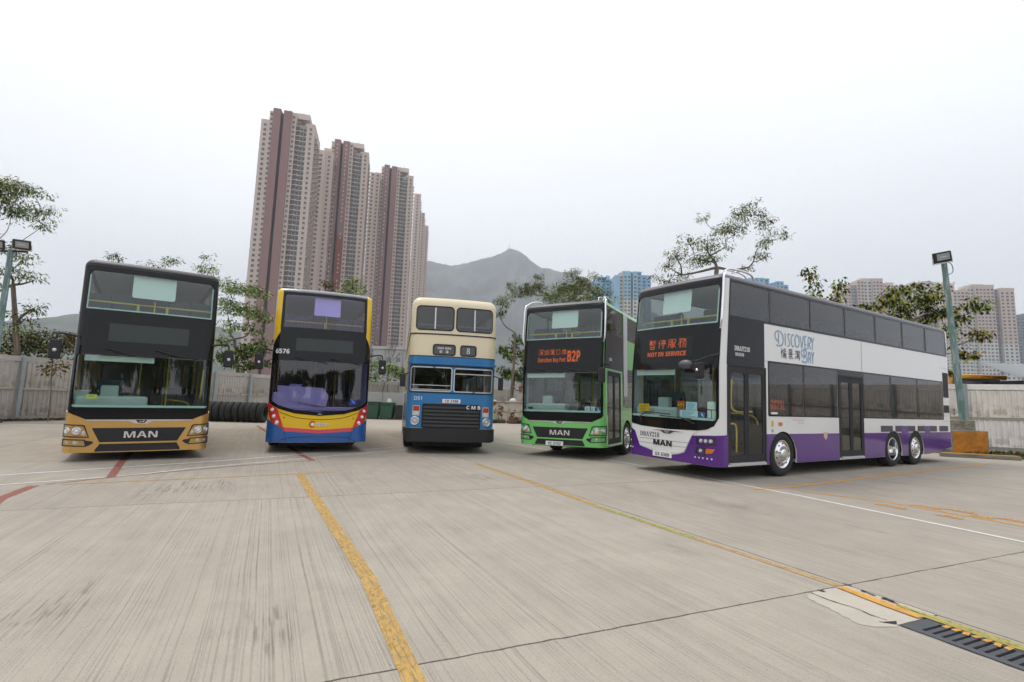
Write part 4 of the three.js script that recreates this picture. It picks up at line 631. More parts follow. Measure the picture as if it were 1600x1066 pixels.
// 3 — the purple and white bus
const PURPLE = paint(col(0.085, 0.013, 0.20), { roughness: 0.4 });
{
  const tex = ledTex(112, 40, (q) => { q.lineWidth = 1.5; han(q, '暫停服務', 8, 2, 20, 1.18); q.font = 'bold 13px sans-serif'; q.fillText('NOT IN SERVICE', 6, 37, 92); });
  const [b, S] = manBus({ label: 'white and purple double decker bus showing not in service, its long side in view', at: [3.519, 11.713, 57.57, 0.98, 0.036], paint: M.white, roof: std(col(0.11, 0.098, 0.12), 0.38), roofAll: true, mask: 1.245, dbay: true, sign: [-0.74, 2.56, 0.64, 3.01], signTex: tex, vents: true, partition: std(col(0.30, 0.05, 0.05), 0.8), railPosts: [-0.25, 0.22], blindX: 0.02 });
  part('branch_guard', guard(S, 1, true), M.chrome, b);
  const H = (d) => S.side(d), up = UPPER.map(([a, c]) => holeOf([H(a), 3.45, H(c), 4.18, 0.03]));
  // black: upper window band, panel above the door, band round the lower windows
  part('window_band', S.patch(poly([[H(0.3), 2.4], [H(1.7), 2.4], [H(1.7), 3.4], [H(12.06), 3.4], [H(12.12), 3.5], [H(12.0), 4.24], [H(0.3), 4.24]], ...up), 0.002, 0.004), M.black, b);
  part('window_band', S.patch(poly([[-H(12.06), 3.4], [-H(0.3), 3.4], [-H(0.3), 4.24], [-H(12.0), 4.24]], ...UPPER.map(([a, c]) => holeOf([-H(c), 3.45, -H(a), 4.18, 0.03]))), 0.002, 0.004), M.black, b);
  parts('window_pillar', UPPER.slice(1).map(([a]) => S.patch(rrect(H(a - 0.065), 3.46, H(a - 0.015), 4.17, 0.004), 0.007, 0.006)), std(col(0.05, 0.05, 0.055), 0.5), b);
  const low = [[1.88, 3.3], [3.34, 4.9], [6.3, 7.9], [7.94, 9.7], [9.74, 11.58]].map(([a, c]) => holeOf([H(a), 1.36, H(c), 2.53, 0.03]));
  const lb = rrect(H(1.83), 1.33, H(11.64), 2.57, 0.05); lb.holes.push(...low, holeOf([H(4.97), 1.34, H(6.21), 2.4, 0.01]));
  part('window_band', S.patch(lb, 0.002, 0.004), M.black, b);
  parts('door_frame', [poly([[H(0.32), 0.33], [H(1.75), 0.33], [H(1.75), 2.4], [H(0.32), 2.4]], holeOf([H(0.37), 0.345, H(1.7), 2.37, 0.01])), poly([[H(4.94), 0.33], [H(6.24), 0.33], [H(6.24), 2.42], [H(4.94), 2.42]], holeOf([H(4.985), 0.345, H(6.195), 2.37, 0.01]))].map((q) => S.patch(q, 0.002, 0.008)), M.dull, b);
  // purple skirt along the nearside, round the tail and up the front corners
  const skirt = (pts) => S.patch(poly(pts), 0.002, 0.004), ar = (d, a0 = 0) => { const l = [], R = 0.562, cy = 0.434, t0 = Math.asin((0.285 - cy) / R); for (let i = 0; i <= 16; i++) { const a = Math.PI - t0 + (2 * t0 - Math.PI) * i / 16; l.push([H(d) + R * Math.cos(a), cy + R * Math.sin(a)]); } return l; };
  const lowOf = (d, k) => { const l = ar(d); return (k < 0 ? l.slice(0, 9) : l.slice(8)).filter((p) => p[1] < 0.94); };
  const L1 = lowOf(2.41, -1), R1 = lowOf(2.41, 1), L2 = lowOf(7.98, -1), R2 = lowOf(7.98, 1), L3 = lowOf(9.48, -1), R3 = lowOf(9.48, 1);
  parts('purple_skirt', [
    skirt([[H(1.76), 0.285], ...L1, [L1.at(-1)[0], 0.94], [H(1.76), 0.94]]),
    skirt([[R1[0][0], 0.94], ...R1, [H(4.93), 0.285], [H(4.93), 0.94]]),
    skirt([[H(6.25), 0.285], ...L2, [L2.at(-1)[0], 0.94], [H(6.25), 0.94]]),
    skirt([[R2[0][0], 0.94], ...R2, ...L3, [L3.at(-1)[0], 0.94]]),
    skirt([[R3[0][0], 0.94], ...R3, [H(10.42), 0.288], [S.sRc, 0.485], [S.sEnd, 0.485], [S.sEnd, 0.94]]),
  ], PURPLE, b);
  parts('striped_panel', [[7.22, 7.95], [8.12, 8.52], [8.95, 9.45], [9.62, 10.15], [10.5, 11.05], [11.25, 11.95]].map(([a, c]) => S.patch(rrect(H(a), 0.965, H(c), 1.135, 0.004), 0.002, 0.003)), std(col(0.06, 0.045, 0.075), 0.4), b);
  parts('purple_panel', [[8.52, 8.95], [10.15, 10.5]].map(([a, c]) => S.patch(rrect(H(a), 0.935, H(c), 1.135, 0.002), 0.002, 0.0035)), PURPLE, b);
  parts('panel_seam', [S.patch(rrect(H(6.215), 2.58, H(6.23), 3.39, 0.002), 0.001, 0.003), S.patch(rrect(H(1.72), 2.555, H(1.86), 2.565, 0.002), 0.001, 0.003), S.patch(rrect(H(11.5), 3.0, H(12.2), 3.008, 0.002), 0.001, 0.003), S.patch(rrect(H(11.5), 1.28, H(12.2), 1.288, 0.002), 0.001, 0.003)], std(col(0.25, 0.25, 0.25), 0.7), b);
  // bumper: white middle, purple cheeks
  const cheekR = [[0.47, 0.5], [0.66, 0.87], [1.0, 0.9], [H(0.34), 0.93], [H(0.34), 0.285], [-0.2, 0.285], [-0.2, 0.36], [0.3, 0.44]], cheekL = [[-0.5, 0.285], [-0.2, 0.285], [-0.2, 0.4], [-0.84, 0.52], [-1.02, 0.86], [-1.2, 0.93], [-H(0.5), 0.95], [-H(0.5), 0.285]];
  part('bumper_corner', S.patch(poly(cheekR), 0.002, 0.014), PURPLE, b); part('bumper_corner', S.patch(poly(cheekL), 0.002, 0.014), PURPLE, b);
  part('bonnet_panel', S.patch(poly([[-0.83, 0.53], [-0.2, 0.46], [0.3, 0.46], [0.45, 0.51], [0.64, 0.87], [0.78, 0.97], [0, 0.945], [-0.78, 0.97], [-1.0, 0.88]]), 0.002, 0.010), M.white, b);
  parts('bonnet_slot', [[0.7, 0.56], [0.6, 0.5]].map(([v, w]) => S.patch(rrect(-0.86, v, w, v + 0.012, 0.004), 0.012, 0.003)), std(col(0.3, 0.3, 0.3), 0.6), b);
  part('chrome_trim', S.patch(poly([[-0.45, 0.925], [-0.2, 0.915], [-0.08, 0.86], [0.08, 0.86], [0.2, 0.915], [0.45, 0.925], [0.2, 0.935], [-0.2, 0.935]]), 0.012, 0.012), M.chrome, b);
  part('badge', S.patch(poly([[-0.08, 0.925], [0.08, 0.925], [0.045, 0.875], [-0.045, 0.875]]), 0.0245, 0.003), M.steel, b);
  part('lettering', textPatch(S, SANS, 'MAN', 0.12, -0.14, 0.585, { off: 0.013, th: 0.016, sx: 1.45, center: true }), M.ink, b);
  part('fleet_number', textPatch(S, SERIF, 'DBAY218', 0.105, -0.83, 0.755, { off: 0.0125, th: 0.002, sx: 0.92 }), M.ink, b);
  part('fleet_number', textPatch(S, SERIF, 'DBAY218', 0.1, H(0.57), 2.71, { off: 0.0065, th: 0.002, sx: 0.92 }), M.plate, b);
  part('lettering', textPatch(S, SANS, 'MAN', 0.075, H(0.6), 2.595, { off: 0.0065, th: 0.002, sx: 1.4 }), M.silver, b);
  numberPlate(S, b, -0.13, 0.395, 0.54, 0.12, 'UX 6369');
  lampCluster(S, b, [[0.78, 0.725], [1.16, 0.735], [1.16, 0.845], [0.8, 0.84]], [[0.87, 0.785, 0.045], [0.98, 0.785, 0.045], [1.09, 0.79, 0.045]]);
  lampCluster(S, b, [[0.76, 0.53], [0.97, 0.52], [0.97, 0.63], [0.8, 0.63]], [[0.86, 0.58, 0.045]], 'fog_light');
  part('turn_signal', S.patch(poly([[0.99, 0.52], [1.12, 0.55], [1.17, 0.635], [0.99, 0.63]]), 0.016, 0.014), M.amber, b);
  lampCluster(S, b, [[-1.32, 0.76], [-1.12, 0.74], [-1.1, 0.86], [-1.3, 0.88]], [[-1.21, 0.81, 0.05]]);
  part('turn_signal', S.patch(rrect(-1.34, 0.58, -1.2, 0.68, 0.02), 0.016, 0.014), M.amber, b); lampCluster(S, b, [[-1.18, 0.57], [-1.08, 0.57], [-1.08, 0.67], [-1.18, 0.67]], [[-1.13, 0.62, 0.04]], 'fog_light');
  parts('running_light', [-1.3, -1.22, -1.14, -1.06, 0.74, 0.83, 0.92, 1.02, 1.11].map((s) => { const [x, y, z] = S.P(s, 0.43 + (s > 0 ? 0 : 0.03), 0.016); return new THREE.SphereGeometry(0.017, 10, 8).translate(x, y, z); }), M.plate, b);
  // mirrors, wipers, windscreen cards
  part('mirror', [tube([S.P(1.24, 2.6, 0.0), S.P(1.12, 2.52, 0.28), S.P(0.98, 2.42, 0.34)], 0.02), ], M.dull, b); part('mirror_head', rbox(0.22, 0.36, 0.13, 0.06, 1.02, 2.24, 0.24), M.dull, b);
  part('mirror', new THREE.SphereGeometry(0.15, 24, 16).scale(1.15, 0.62, 0.7).translate(0.70, 2.37, 0.26), std(col(0.1, 0.1, 0.105), 0.4), b); part('mirror_arm', tube([[1.02, 2.45, 0.24], [0.74, 2.42, 0.26]], 0.014), M.dull, b); part('mirror_boss', new THREE.SphereGeometry(0.035, 12, 8).translate(1.02, 2.24, 0.31), M.chrome, b);
  wiper(S, b, [[-0.75, 1.1], [-0.8, 1.2], [-0.6, 1.3]], [[-0.75, 1.32], [0.1, 1.29]]); wiper(S, b, [[0.75, 1.12], [0.5, 1.2], [0.3, 1.26]], [[-0.2, 1.25], [0.65, 1.22]]);
  card(S, b, 'yellow_card', -0.94, 1.3, -0.6, 1.5, canvasTex(128, 64, (g) => { g.fillStyle = '#f2b81e'; g.fillRect(0, 0, 128, 64); g.fillStyle = '#a03a10'; for (let i = 0; i < 4; i++) g.fillRect(14, 12 + i * 12, 92 - i * 9, 3); }), -0.05);
  card(S, b, 'route_card', 0.22, 1.42, 0.44, 1.6, canvasTex(128, 128, (g) => { g.fillStyle = '#16120e'; g.fillRect(0, 0, 128, 128); g.fillStyle = '#d8481c'; g.fillRect(4, 4, 120, 30); g.fillRect(4, 98, 120, 26); g.fillStyle = '#f7c21d'; g.font = 'bold 78px sans-serif'; g.textAlign = 'center'; g.fillText('A95', 64, 92, 116); }), -0.04);
  card(S, b, 'notice_card', 0.46, 1.4, 0.74, 1.58, docTex('#cfe2ef', '#3f84b8', 8), -0.04); card(S, b, 'notice_card', 0.3, 1.26, 0.76, 1.395, docTex('#dbe8f2', '#2f6fb0', 8), -0.04); card(S, b, 'wheelchair_sticker', 0.79, 1.25, 0.93, 1.38, wheelchair, -0.04);
  parts('paper_notice', [[0.98, 1.44, 1.18, 1.6], [0.98, 1.26, 1.07, 1.42], [1.09, 1.26, 1.2, 1.42]].map((a) => S.patch(rrect(...a, 0.004), -0.045, 0.003)), M.paper, b);
  // nearside lettering, badges and what hangs in the window
  const logo = canvasTex(1024, 420, (g) => {
    g.clearRect(0, 0, 1024, 420); g.lineCap = 'butt'; g.lineJoin = 'round';
    const glyph = {   // thin art-deco capitals in a box 100 wide, 200 high
      D: [[[18, 200], [60, 212], [110, 190], [128, 120], [118, 50], [80, 8], [40, 4], [8, 30], [0, 80], [14, 120], [40, 140]], [[54, 30], [54, 176]]],
      I: [[[10, 10], [10, 190]]], S: [[[62, 14], [34, 6], [16, 30], [20, 70], [46, 110], [54, 150], [40, 186], [8, 190]]], C: [[[78, 24], [50, 4], [18, 30], [6, 100], [18, 170], [48, 196], [80, 178]]],
      O: [[[54, 4], [18, 30], [4, 100], [18, 170], [54, 196], [90, 170], [104, 100], [90, 30], [54, 4]]], V: [[[4, 6], [36, 190]], [[68, 6], [36, 190]]], E: [[[60, 8], [12, 8], [12, 192], [60, 192]], [[12, 130], [52, 130]]],
      R: [[[12, 196], [12, 8], [46, 10], [64, 40], [56, 92], [14, 120]], [[30, 116], [62, 196]]], Y: [[[2, 6], [30, 90], [58, 6]], [[30, 90], [30, 196]]],
      B: [[[10, 176], [44, 208], [86, 196], [98, 150], [80, 112], [52, 104], [86, 84], [92, 44], [66, 8], [26, 10], [2, 44], [8, 92], [30, 124]], [[46, 24], [46, 150]]], A: [[[6, 196], [6, 60], [30, 8], [54, 60], [54, 196]], [[6, 118], [54, 118]]],
    };
    const put = (ch, x0, x1, y0, y1) => {
      const pts = glyph[ch].flat(), X0 = Math.min(...pts.map((p) => p[0])), X1 = Math.max(...pts.map((p) => p[0])), Y0 = Math.min(...pts.map((p) => p[1])), Y1 = Math.max(...pts.map((p) => p[1]));
      for (const [lw, c] of [[19, '#5f86ad'], [6, '#a9c9e2']]) { g.lineWidth = lw; g.strokeStyle = c; for (const st of glyph[ch]) { const q = st.map(([u, v]) => [x0 + (X1 > X0 ? (u - X0) / (X1 - X0) : 0.5) * (x1 - x0), y0 + (v - Y0) / (Y1 - Y0) * (y1 - y0)]); g.beginPath(); g.moveTo(...q[0]); if (q.length < 5) q.slice(1).forEach((p) => g.lineTo(...p)); else { for (let i = 1; i < q.length - 1; i++) g.quadraticCurveTo(...q[i], (q[i][0] + q[i + 1][0]) / 2, (q[i][1] + q[i + 1][1]) / 2); g.lineTo(...q.at(-1)); } g.stroke(); } }
    };
    for (const [ch, x0, x1] of [['D', 14, 222], ['I', 262, 272], ['S', 322, 386], ['C', 412, 484], ['O', 506, 622], ['V', 642, 734], ['E', 766, 820], ['R', 852, 930], ['Y', 938, 1010]]) put(ch, x0, x1, ch === 'D' ? 12 : 26, ch === 'D' ? 222 : 202);
    put('B', 668, 826, 218, 408); put('A', 852, 912, 232, 402); put('Y', 936, 1010, 232, 402);
    g.strokeStyle = '#4b4a4d'; g.lineWidth = 12; han(g, '愉景灣', 148, 236, 146, 1.19);
  });
  part('side_lettering', ...decal(S, H(2.1), 2.6, H(3.82), 3.31, logo), b);
  part('window_display', ...decal(S, H(1.98), 1.42, H(2.62), 1.78, canvasTex(128, 72, (g) => { g.clearRect(0, 0, 128, 72); g.fillStyle = '#ff6a14'; g.font = 'bold 60px sans-serif'; g.fillText('007SL', 4, 60, 120); }), -0.05, { emissive: 0xffffff, emissiveMap: canvasTex(128, 72, (g) => { g.fillStyle = '#000'; g.fillRect(0, 0, 128, 72); g.fillStyle = '#ff6a14'; g.font = 'bold 60px sans-serif'; g.fillText('007SL', 4, 60, 120); }), emissiveIntensity: 1.6 }), b);
  part('poster', S.patch(rrect(H(2.75), 1.4, H(3.26), 1.95, 0.005), -0.05, 0.003, { uv: [H(2.75), 1.4, H(3.26), 1.95] }), std(0xffffff, 0.6, { map: canvasTex(96, 104, (g) => { g.fillStyle = '#b8bfd8'; g.fillRect(0, 0, 96, 104); g.fillStyle = '#c8371c'; g.fillRect(0, 0, 44, 104); g.fillStyle = '#e8e6e0'; g.fillRect(50, 56, 40, 40); g.fillStyle = '#e2912c'; g.fillRect(6, 8, 30, 28); g.fillStyle = '#6d77a8'; for (let i = 0; i < 8; i++) g.fillRect(54, 8 + i * 6, 34, 2); }) }), b);
  parts('paper_notice', [[4.0, 1.98, 4.22, 2.36], [4.36, 1.98, 4.58, 2.36], [6.52, 2.2, 6.9, 2.36]].map(([a, v, c, w]) => S.patch(rrect(H(a), v, H(c), w, 0.004), -0.04, 0.003)), M.paper, b);
  part('side_badge', [S.patch(rrect(H(1.95), 1.1, H(2.03), 1.24, 0.035), 0.002, 0.008)], M.railYellow, b); part('side_badge', S.patch(rrect(H(2.22), 1.12, H(2.38), 1.2, 0.038), 0.002, 0.008), M.amber, b); part('side_badge', S.patch(rrect(H(1.96), 0.98, H(2.02), 1.05, 0.02), 0.002, 0.008), M.steel, b);
  parts('side_print', [0, 1, 2, 3].map((i) => S.patch(rrect(H(2.78 + (i > 1 ? 0.25 : 0)), 1.28 - i * 0.035, H(3.3), 1.287 - i * 0.035, 0.001), 0.002, 0.001)), std(col(0.55, 0.22, 0.22), 0.7), b);
  part('arrow_decal', S.patch(poly([[H(4.17), 0.97], [H(4.34), 0.97], [H(4.34), 0.86], [H(4.27), 0.78], [H(4.17), 0.86]]), 0.006, 0.002), std(col(0.6, 0.42, 0.32), 0.6), b);
  part('small_label', S.patch(rrect(H(1.95), 1.38, H(2.2), 1.425, 0.003), -0.003, 0.002), M.paper, b);
  part('cove_panel', boxAB(-1.1, 2.35, -4.6, 1.17, 2.5, -1.9), std(col(0.22, 0.05, 0.05), 0.7), b);
  part('luggage_wall', [boxAB(0.75, 0.42, -4.2, 1.1, 1.32, -3.0)], std(col(0.25, 0.03, 0.03), 0.8), b);
}
// 4 — the yellow and blue bus
{
  const S = new Shell({ L: 12.0, top: 4.37, rt: 0.13, r: 0.26, rake: (y) => Math.max(0, y - 2.4) * 0.16, bulge: 0.16 }); S.bend = 2.4;
  const b = place('double_decker_bus', 'yellow and blue double decker bus numbered 6576 with violet tinted glass', 'double decker buses parked in a fan', -5.0, 13.81, -23.3, -0.23, 0);
  const YEL = paint(col(0.78, 0.50, 0.012)), BLUE = paint(col(0.015, 0.10, 0.34)), RED = paint(col(0.60, 0.025, 0.03)), holes = [];
  const U = [-1.05, 3.28, 1.05, 4.2, [0.02, 0.02, 0.06, 0.06]], low = [[-1.30, 1.36], [-1.0, 1.21], [-0.62, 1.10], [0, 1.05], [0.62, 1.10], [1.0, 1.21], [1.30, 1.36], [1.28, 2.4], [-1.28, 2.4]], lowPath = new THREE.Path(low.map((p) => new THREE.Vector2(...p)));
  holes.push(U); for (const g of [1, -1]) holes.push(...panes(S, b, g, UPPER.slice(0, 6).map(([a, c]) => [a + 0.4, c + 0.4]), 3.4, 4.14, M.dark, 'upper_side_window', 0.05), ...panes(S, b, g, [[1.9, 3.3], [3.4, 4.9], [6.3, 7.9], [8.0, 9.6], [9.7, 11.3]], 1.4, 2.45, M.side, 'lower_side_window', 0.05));
  const axles = [2.6, 8.0, 9.5];
  const out = outline(S, 0.27, S.vMax, axles, 0.56, 0.47, 0.45), A = holes.map(holeOf);
  part('body_shell', S.patch(poly(out, ...A, lowPath), -0.03, 0.03), YEL, b);
  part('inner_lining', S.patch(poly(outline(S, 0.4, 4.2, axles, 0.6, 0.47, 0.5), ...holes.map((h) => holeOf([h[0] - 0.01, h[1] - 0.01, h[2] + 0.01, Math.min(h[3] + 0.01, 4.19), 0.02])), new THREE.Path(low.map(([s, v]) => new THREE.Vector2(s * 1.01, v < 2 ? v - 0.02 : v + 0.02)))), -0.036, 0), M.inner, b);
  part('roof', S.roof(0.12), paint(col(0.16, 0.17, 0.19)), b); part('roof_edge', S.patch(rrect(-1.12, 4.27, 1.12, S.vMax, 0.001), 0.002, 0.006), paint(col(0.22, 0.23, 0.25)), b);
  part('underbody', [boxAB(-1.0, 0.22, -11, 1.0, 0.31, -0.4), ...axles.map((d) => boxAB(-1.05, 0.36, -d - 0.09, 1.05, 0.54, -d + 0.09)), boxAB(-0.92, 0.14, -1.3, 0.92, 0.3, -0.5)], M.under, b);
  axles.forEach((d, i) => { for (const n of [true, false]) wheel(b, d, n, i === 1, 0.5); });
  part('windscreen', S.patch(poly(low), -0.008, 0), M.violet, b); part('upper_windscreen', S.patch(rrect(...U), -0.008, 0), M.violet, b);
  interior(b, S, { dashTop: 1.62, railPosts: [0.0], railTop: 3.8, railWidth: 1.0 });
  part('sun_blind', S.patch(rrect(-0.30, 3.66, 0.38, 4.16, 0.03), -0.09, 0.004), M.blind, b);
  part('windscreen_rack', S.patch(poly([[-1.2, 1.42], [0.15, 1.2], [0.2, 1.5], [0.05, 1.7], [-1.2, 1.74]]), -0.16, 0.02), M.dash, b);
  part('ticket_machine', [rbox(0.22, 0.14, 0.12, 0.02, -0.98, 1.56, -0.35), cyl(0.02, 0.02, 0.2, -0.98, 1.4, -0.35)], M.dull, b);
  // black mask, pinched in at the waist
  const mask = [[-1.38, 1.33], [-1.0, 1.13], [-0.62, 1.02], [0, 0.965], [0.62, 1.02], [1.0, 1.13], [1.38, 1.33], [1.42, 2.55], [1.28, 2.85], [1.1, 3.15], [1.11, 3.3], [1.1, 4.29], [-1.1, 4.29], [-1.11, 3.3], [-1.1, 3.15], [-1.28, 2.85], [-1.42, 2.55]];
  part('front_panel', S.patch(poly(mask, holeOf([U[0] + 0.006, U[1] + 0.006, U[2] - 0.006, U[3] - 0.006, U[4]]), new THREE.Path(low.map(([s, v]) => new THREE.Vector2(s * 0.995, v < 2 ? v + 0.006 : v - 0.006)))), -0.034, 0.042), M.black, b);
  part('panel_joint', S.patch(rrect(-1.4, 2.52, 1.4, 2.535, 0.002), 0.008, 0.005), M.black, b);
  part('destination_display', S.patch(rrect(-0.7, 2.66, 0.75, 3.0, 0.01), 0.009, 0.003), M.sign, b);
  part('fleet_number', textPatch(S, SANS, '6576', 0.12, -1.19, 2.57, { off: 0.0085, th: 0.002, sx: 0.95 }), M.plate, b);
  const H = (d) => S.side(d);
  parts('blue_skirt', [S.patch(poly([[-H(2), 0.275], [H(2), 0.275], [H(2), 0.86], [1.3, 0.86], [1.16, 0.80], [0.9, 0.665], [0.85, 0.56], [0, 0.515], [-0.85, 0.56], [-0.9, 0.665], [-1.16, 0.80], [-1.3, 0.86], [-H(2), 0.86]]), 0.002, 0.008), ...[1, -1].map((g) => S.patch(rrect(Math.min(g * H(3.2), g * H(7.4)), 0.275, Math.max(g * H(3.2), g * H(7.4)), 0.86, 0.002), 0.002, 0.006))], BLUE, b);
  part('red_stripe', S.patch(poly([[-0.9, 0.665], [-0.84, 0.56], [0, 0.515], [0.84, 0.56], [0.9, 0.665], [0, 0.605]]), 0.002, 0.009), paint(col(0.72, 0.07, 0.10)), b);
  parts('bumper_seam', [tube([[-0.86, 0.66], [-0.78, 0.36], [-0.78, 0.28]].map((p) => S.P(...p, 0.01)), 0.006, 8, 6), tube([[0.86, 0.66], [0.78, 0.36], [0.78, 0.28]].map((p) => S.P(...p, 0.01)), 0.006, 8, 6), tube([[-0.95, 0.3], [-0.74, 0.39], [-0.4, 0.42], [0.4, 0.42], [0.74, 0.39], [0.95, 0.3]].map((p) => S.P(...p, 0.01)), 0.008, 24, 6), tube([[-1.0, 1.06], [-0.6, 0.92], [0, 0.87], [0.6, 0.92], [1.0, 1.06]].map((p) => S.P(...p, 0.0)), 0.008, 24, 6)], M.dull, b);
  const cl = [[-1.36, 1.32], [-1.03, 1.13], [-0.86, 0.65], [-0.98, 0.68], [-1.16, 0.79], [-1.28, 1.05]];
  for (const f of [(q) => q, mirrorPts]) {
    const h = part('headlight', S.patch(poly(f(cl)), 0.006, 0.014), RED, b), g = f === mirrorPts ? -1 : 1;
    for (const [s, v] of [[-1.15, 1.1], [-1.10, 0.94], [-1.02, 0.78]]) { const [x, y, z] = S.P(s * g, v, 0.022), [, , n] = S.frame(s * g, v); part('reflector', new THREE.TorusGeometry(0.042, 0.013, 8, 24).lookAt(n).translate(x, y, z), M.chrome, h); part('bulb', new THREE.SphereGeometry(0.036, 14, 10).translate(x, y, z), M.plate, h); }
  }
  part('lettering', ...decal(S, -0.26, 0.64, 0.34, 0.85, canvasTex(384, 128, (g) => { g.clearRect(0, 0, 384, 128); g.lineWidth = 20; g.strokeStyle = '#c81e14'; g.beginPath(); g.arc(62, 64, 44, -0.75, 0.9, true); g.stroke(); g.fillStyle = '#f6f4ee'; g.beginPath(); g.moveTo(34, 64); g.lineTo(78, 30); g.lineTo(68, 58); g.lineTo(96, 58); g.lineTo(96, 72); g.lineTo(68, 72); g.lineTo(78, 98); g.fill(); g.font = 'italic bold 60px sans-serif'; g.fillStyle = '#8d8a80'; g.strokeStyle = '#f3efe0'; g.lineWidth = 8; g.strokeText('citybus', 100, 84, 270); g.fillText('citybus', 100, 84, 270); }), 0.008), b);
  parts('bolt', [-0.86, 0.86].map((s) => { const [x, y, z] = S.P(s, 0.91, 0.004); return new THREE.SphereGeometry(0.016, 10, 8).translate(x, y, z); }), M.dull, b);
  part('badge', S.patch(poly([[-0.06, 1.0], [0.06, 1.0], [0, 1.035]]), 0.009, 0.004), M.steel, b);
  card(S, b, 'wheelchair_sticker', 0.75, 1.27, 0.93, 1.42, wheelchair, -0.02);
  wiper(S, b, [[-0.7, 2.5], [-0.5, 2.45], [-0.3, 2.41]], [[-0.8, 2.47], [0.1, 2.36]]); wiper(S, b, [[0.2, 2.5], [0.4, 2.45], [0.6, 2.41]], [[0.15, 2.47], [1.0, 2.36]]);
  for (const g of [1, -1]) mirror(b, g * 1.52, 2.62, 0.1, g, 0.4);
}
// 5 — the old cream and blue bus
{
  const S = new Shell({ W: 2.46, L: 10.2, top: 4.42, rt: 0.26, r: 0.28, rb: 0.3, rake: (y) => (y > 2.7 ? (y - 2.7) * 0.1 : 0), bulge: 0.1 }); S.bend = 2.7;
  const b = place('double_decker_bus', 'old cream and blue double decker bus on route 8 with black radiator grille', 'double decker buses parked in a fan', -1.63, 14.6, -12.15, 0.23, 0.01);
  const CREAM = paint(col(0.72, 0.62, 0.43), { clearcoat: 0.6, roughness: 0.5, clearcoatRoughness: 0.2 }), BLUE = paint(col(0.04, 0.19, 0.42), { clearcoat: 0.7, roughness: 0.5, clearcoatRoughness: 0.15 });
  const W = [[-1.08, 3.45, -0.06, 4.11, 0.1], [0.05, 3.45, 1.08, 4.11, 0.1]], LW = [[-1.2, 1.7, -0.03, 2.38, 0.06], [0.02, 1.7, 1.16, 2.37, 0.06]], H = (d) => S.side(d), axles = [2.4, 7.6], holes = [...W, ...LW];
  for (const g of [1, -1]) holes.push(...panes(S, b, g, [0.9, 2.3, 3.7, 5.1, 6.5, 7.9].map((d) => [d, d + 1.3]), 3.42, 4.05, M.tint, 'upper_side_window', 0.07), ...panes(S, b, g, [0.7, 2.3, 3.7, 5.1, 6.5].map((d) => [d, d + 1.3]), 1.72, 2.36, M.tint, 'lower_side_window', 0.07));
  part('body_shell', S.patch(poly(outline(S, 0.34, S.vMax, axles, 0.56, 0.47, 0.45), ...holes.map(holeOf)), -0.03, 0.03), CREAM, b);
  part('inner_lining', S.patch(poly(outline(S, 0.4, 4.1, axles, 0.6, 0.47, 0.5), ...holes.map((h) => holeOf([h[0] - 0.01, h[1] - 0.01, h[2] + 0.01, Math.min(h[3] + 0.01, 4.09), 0.05]))), -0.036, 0), M.inner, b);
  part('roof', S.roof(0.06), CREAM, b);
  part('underbody', [boxAB(-0.95, 0.25, -9.5, 0.95, 0.36, -0.4), ...axles.map((d) => boxAB(-1.05, 0.36, -d - 0.09, 1.05, 0.54, -d + 0.09)), boxAB(-0.98, 0.16, -1.6, 0.98, 0.34, -0.5)], M.under, b);
  axles.forEach((d, i) => { for (const n of [true, false]) wheel(b, d, n, i === 1, 0.49); });
  W.forEach((w) => { part('upper_windscreen', S.patch(rrect(...w), -0.01, 0), M.tint, b); part('window_rubber', S.patch(frameOf(w, 0.03), 0.001, 0.012), M.rubber, b); });
  parts('window_bar', W.map((w) => S.patch(rrect((w[0] + w[2]) / 2 - 0.018, w[1] + 0.02, (w[0] + w[2]) / 2 + 0.018, w[3] - 0.02, 0.004), -0.008, 0.012)), M.silver, b);
  part('upper_deck_rail', [tube([[-1.05, 3.6, -0.3], [1.05, 3.6, -0.3]], 0.016)], M.silver, b);
  LW.forEach((w) => { part('windscreen', S.patch(rrect(...w), -0.01, 0), M.tint, b); part('windscreen_frame', S.patch(frameOf([w[0] + 0.025, w[1] + 0.025, w[2] - 0.025, w[3] - 0.025, 0.05], 0.03), -0.004, 0.016), M.silver, b); });
  part('window_rubber', S.patch(frameOf([-1.215, 1.685, 1.175, 2.4, 0.08], 0.035), 0.001, 0.01), M.rubber, b);
  parts('windscreen_bar', [S.patch(rrect(-1.15, 1.74, -0.08, 1.76, 0.004), -0.02, 0.02), S.patch(rrect(-1.15, 1.86, -0.08, 1.88, 0.004), -0.02, 0.02), S.patch(rrect(0.06, 2.2, 1.12, 2.225, 0.004), -0.006, 0.012)], M.silver, b);
  part('cab_card', S.patch(rrect(-1.12, 1.77, -0.95, 1.85, 0.005), -0.03, 0.003), M.paper, b);
  interior(b, S, { dashTop: 1.62, rail: 'none', dash: std(col(0.12, 0.12, 0.12), 0.8) });
  // blue lower half, black waist line, drip rail
  const holesB = LW.map(holeOf);
  part('blue_panel', S.patch(poly([[-H(1.9), 0.69], [H(1.9), 0.69], [H(1.9), 2.68], [-H(1.9), 2.68]], ...holesB, holeOf([H(0.7), 1.72, H(1.88), 2.36, 0.05]), holeOf([-H(1.88), 1.72, -H(0.7), 2.36, 0.05])), 0.001, 0.006), BLUE, b);
  parts('blue_panel', [1, -1].map((g) => S.patch(rrect(Math.min(g * H(3.1), g * H(6.9)), 0.36, Math.max(g * H(3.1), g * H(6.9)), 1.66, 0.01), 0.001, 0.006)), BLUE, b);
  part('drip_rail', [S.patch(poly([[-H(0.2), 2.46], [H(0.2), 2.46], [H(0.2), 2.52], [-H(0.2), 2.52]]), 0.002, 0.055)], BLUE, b);
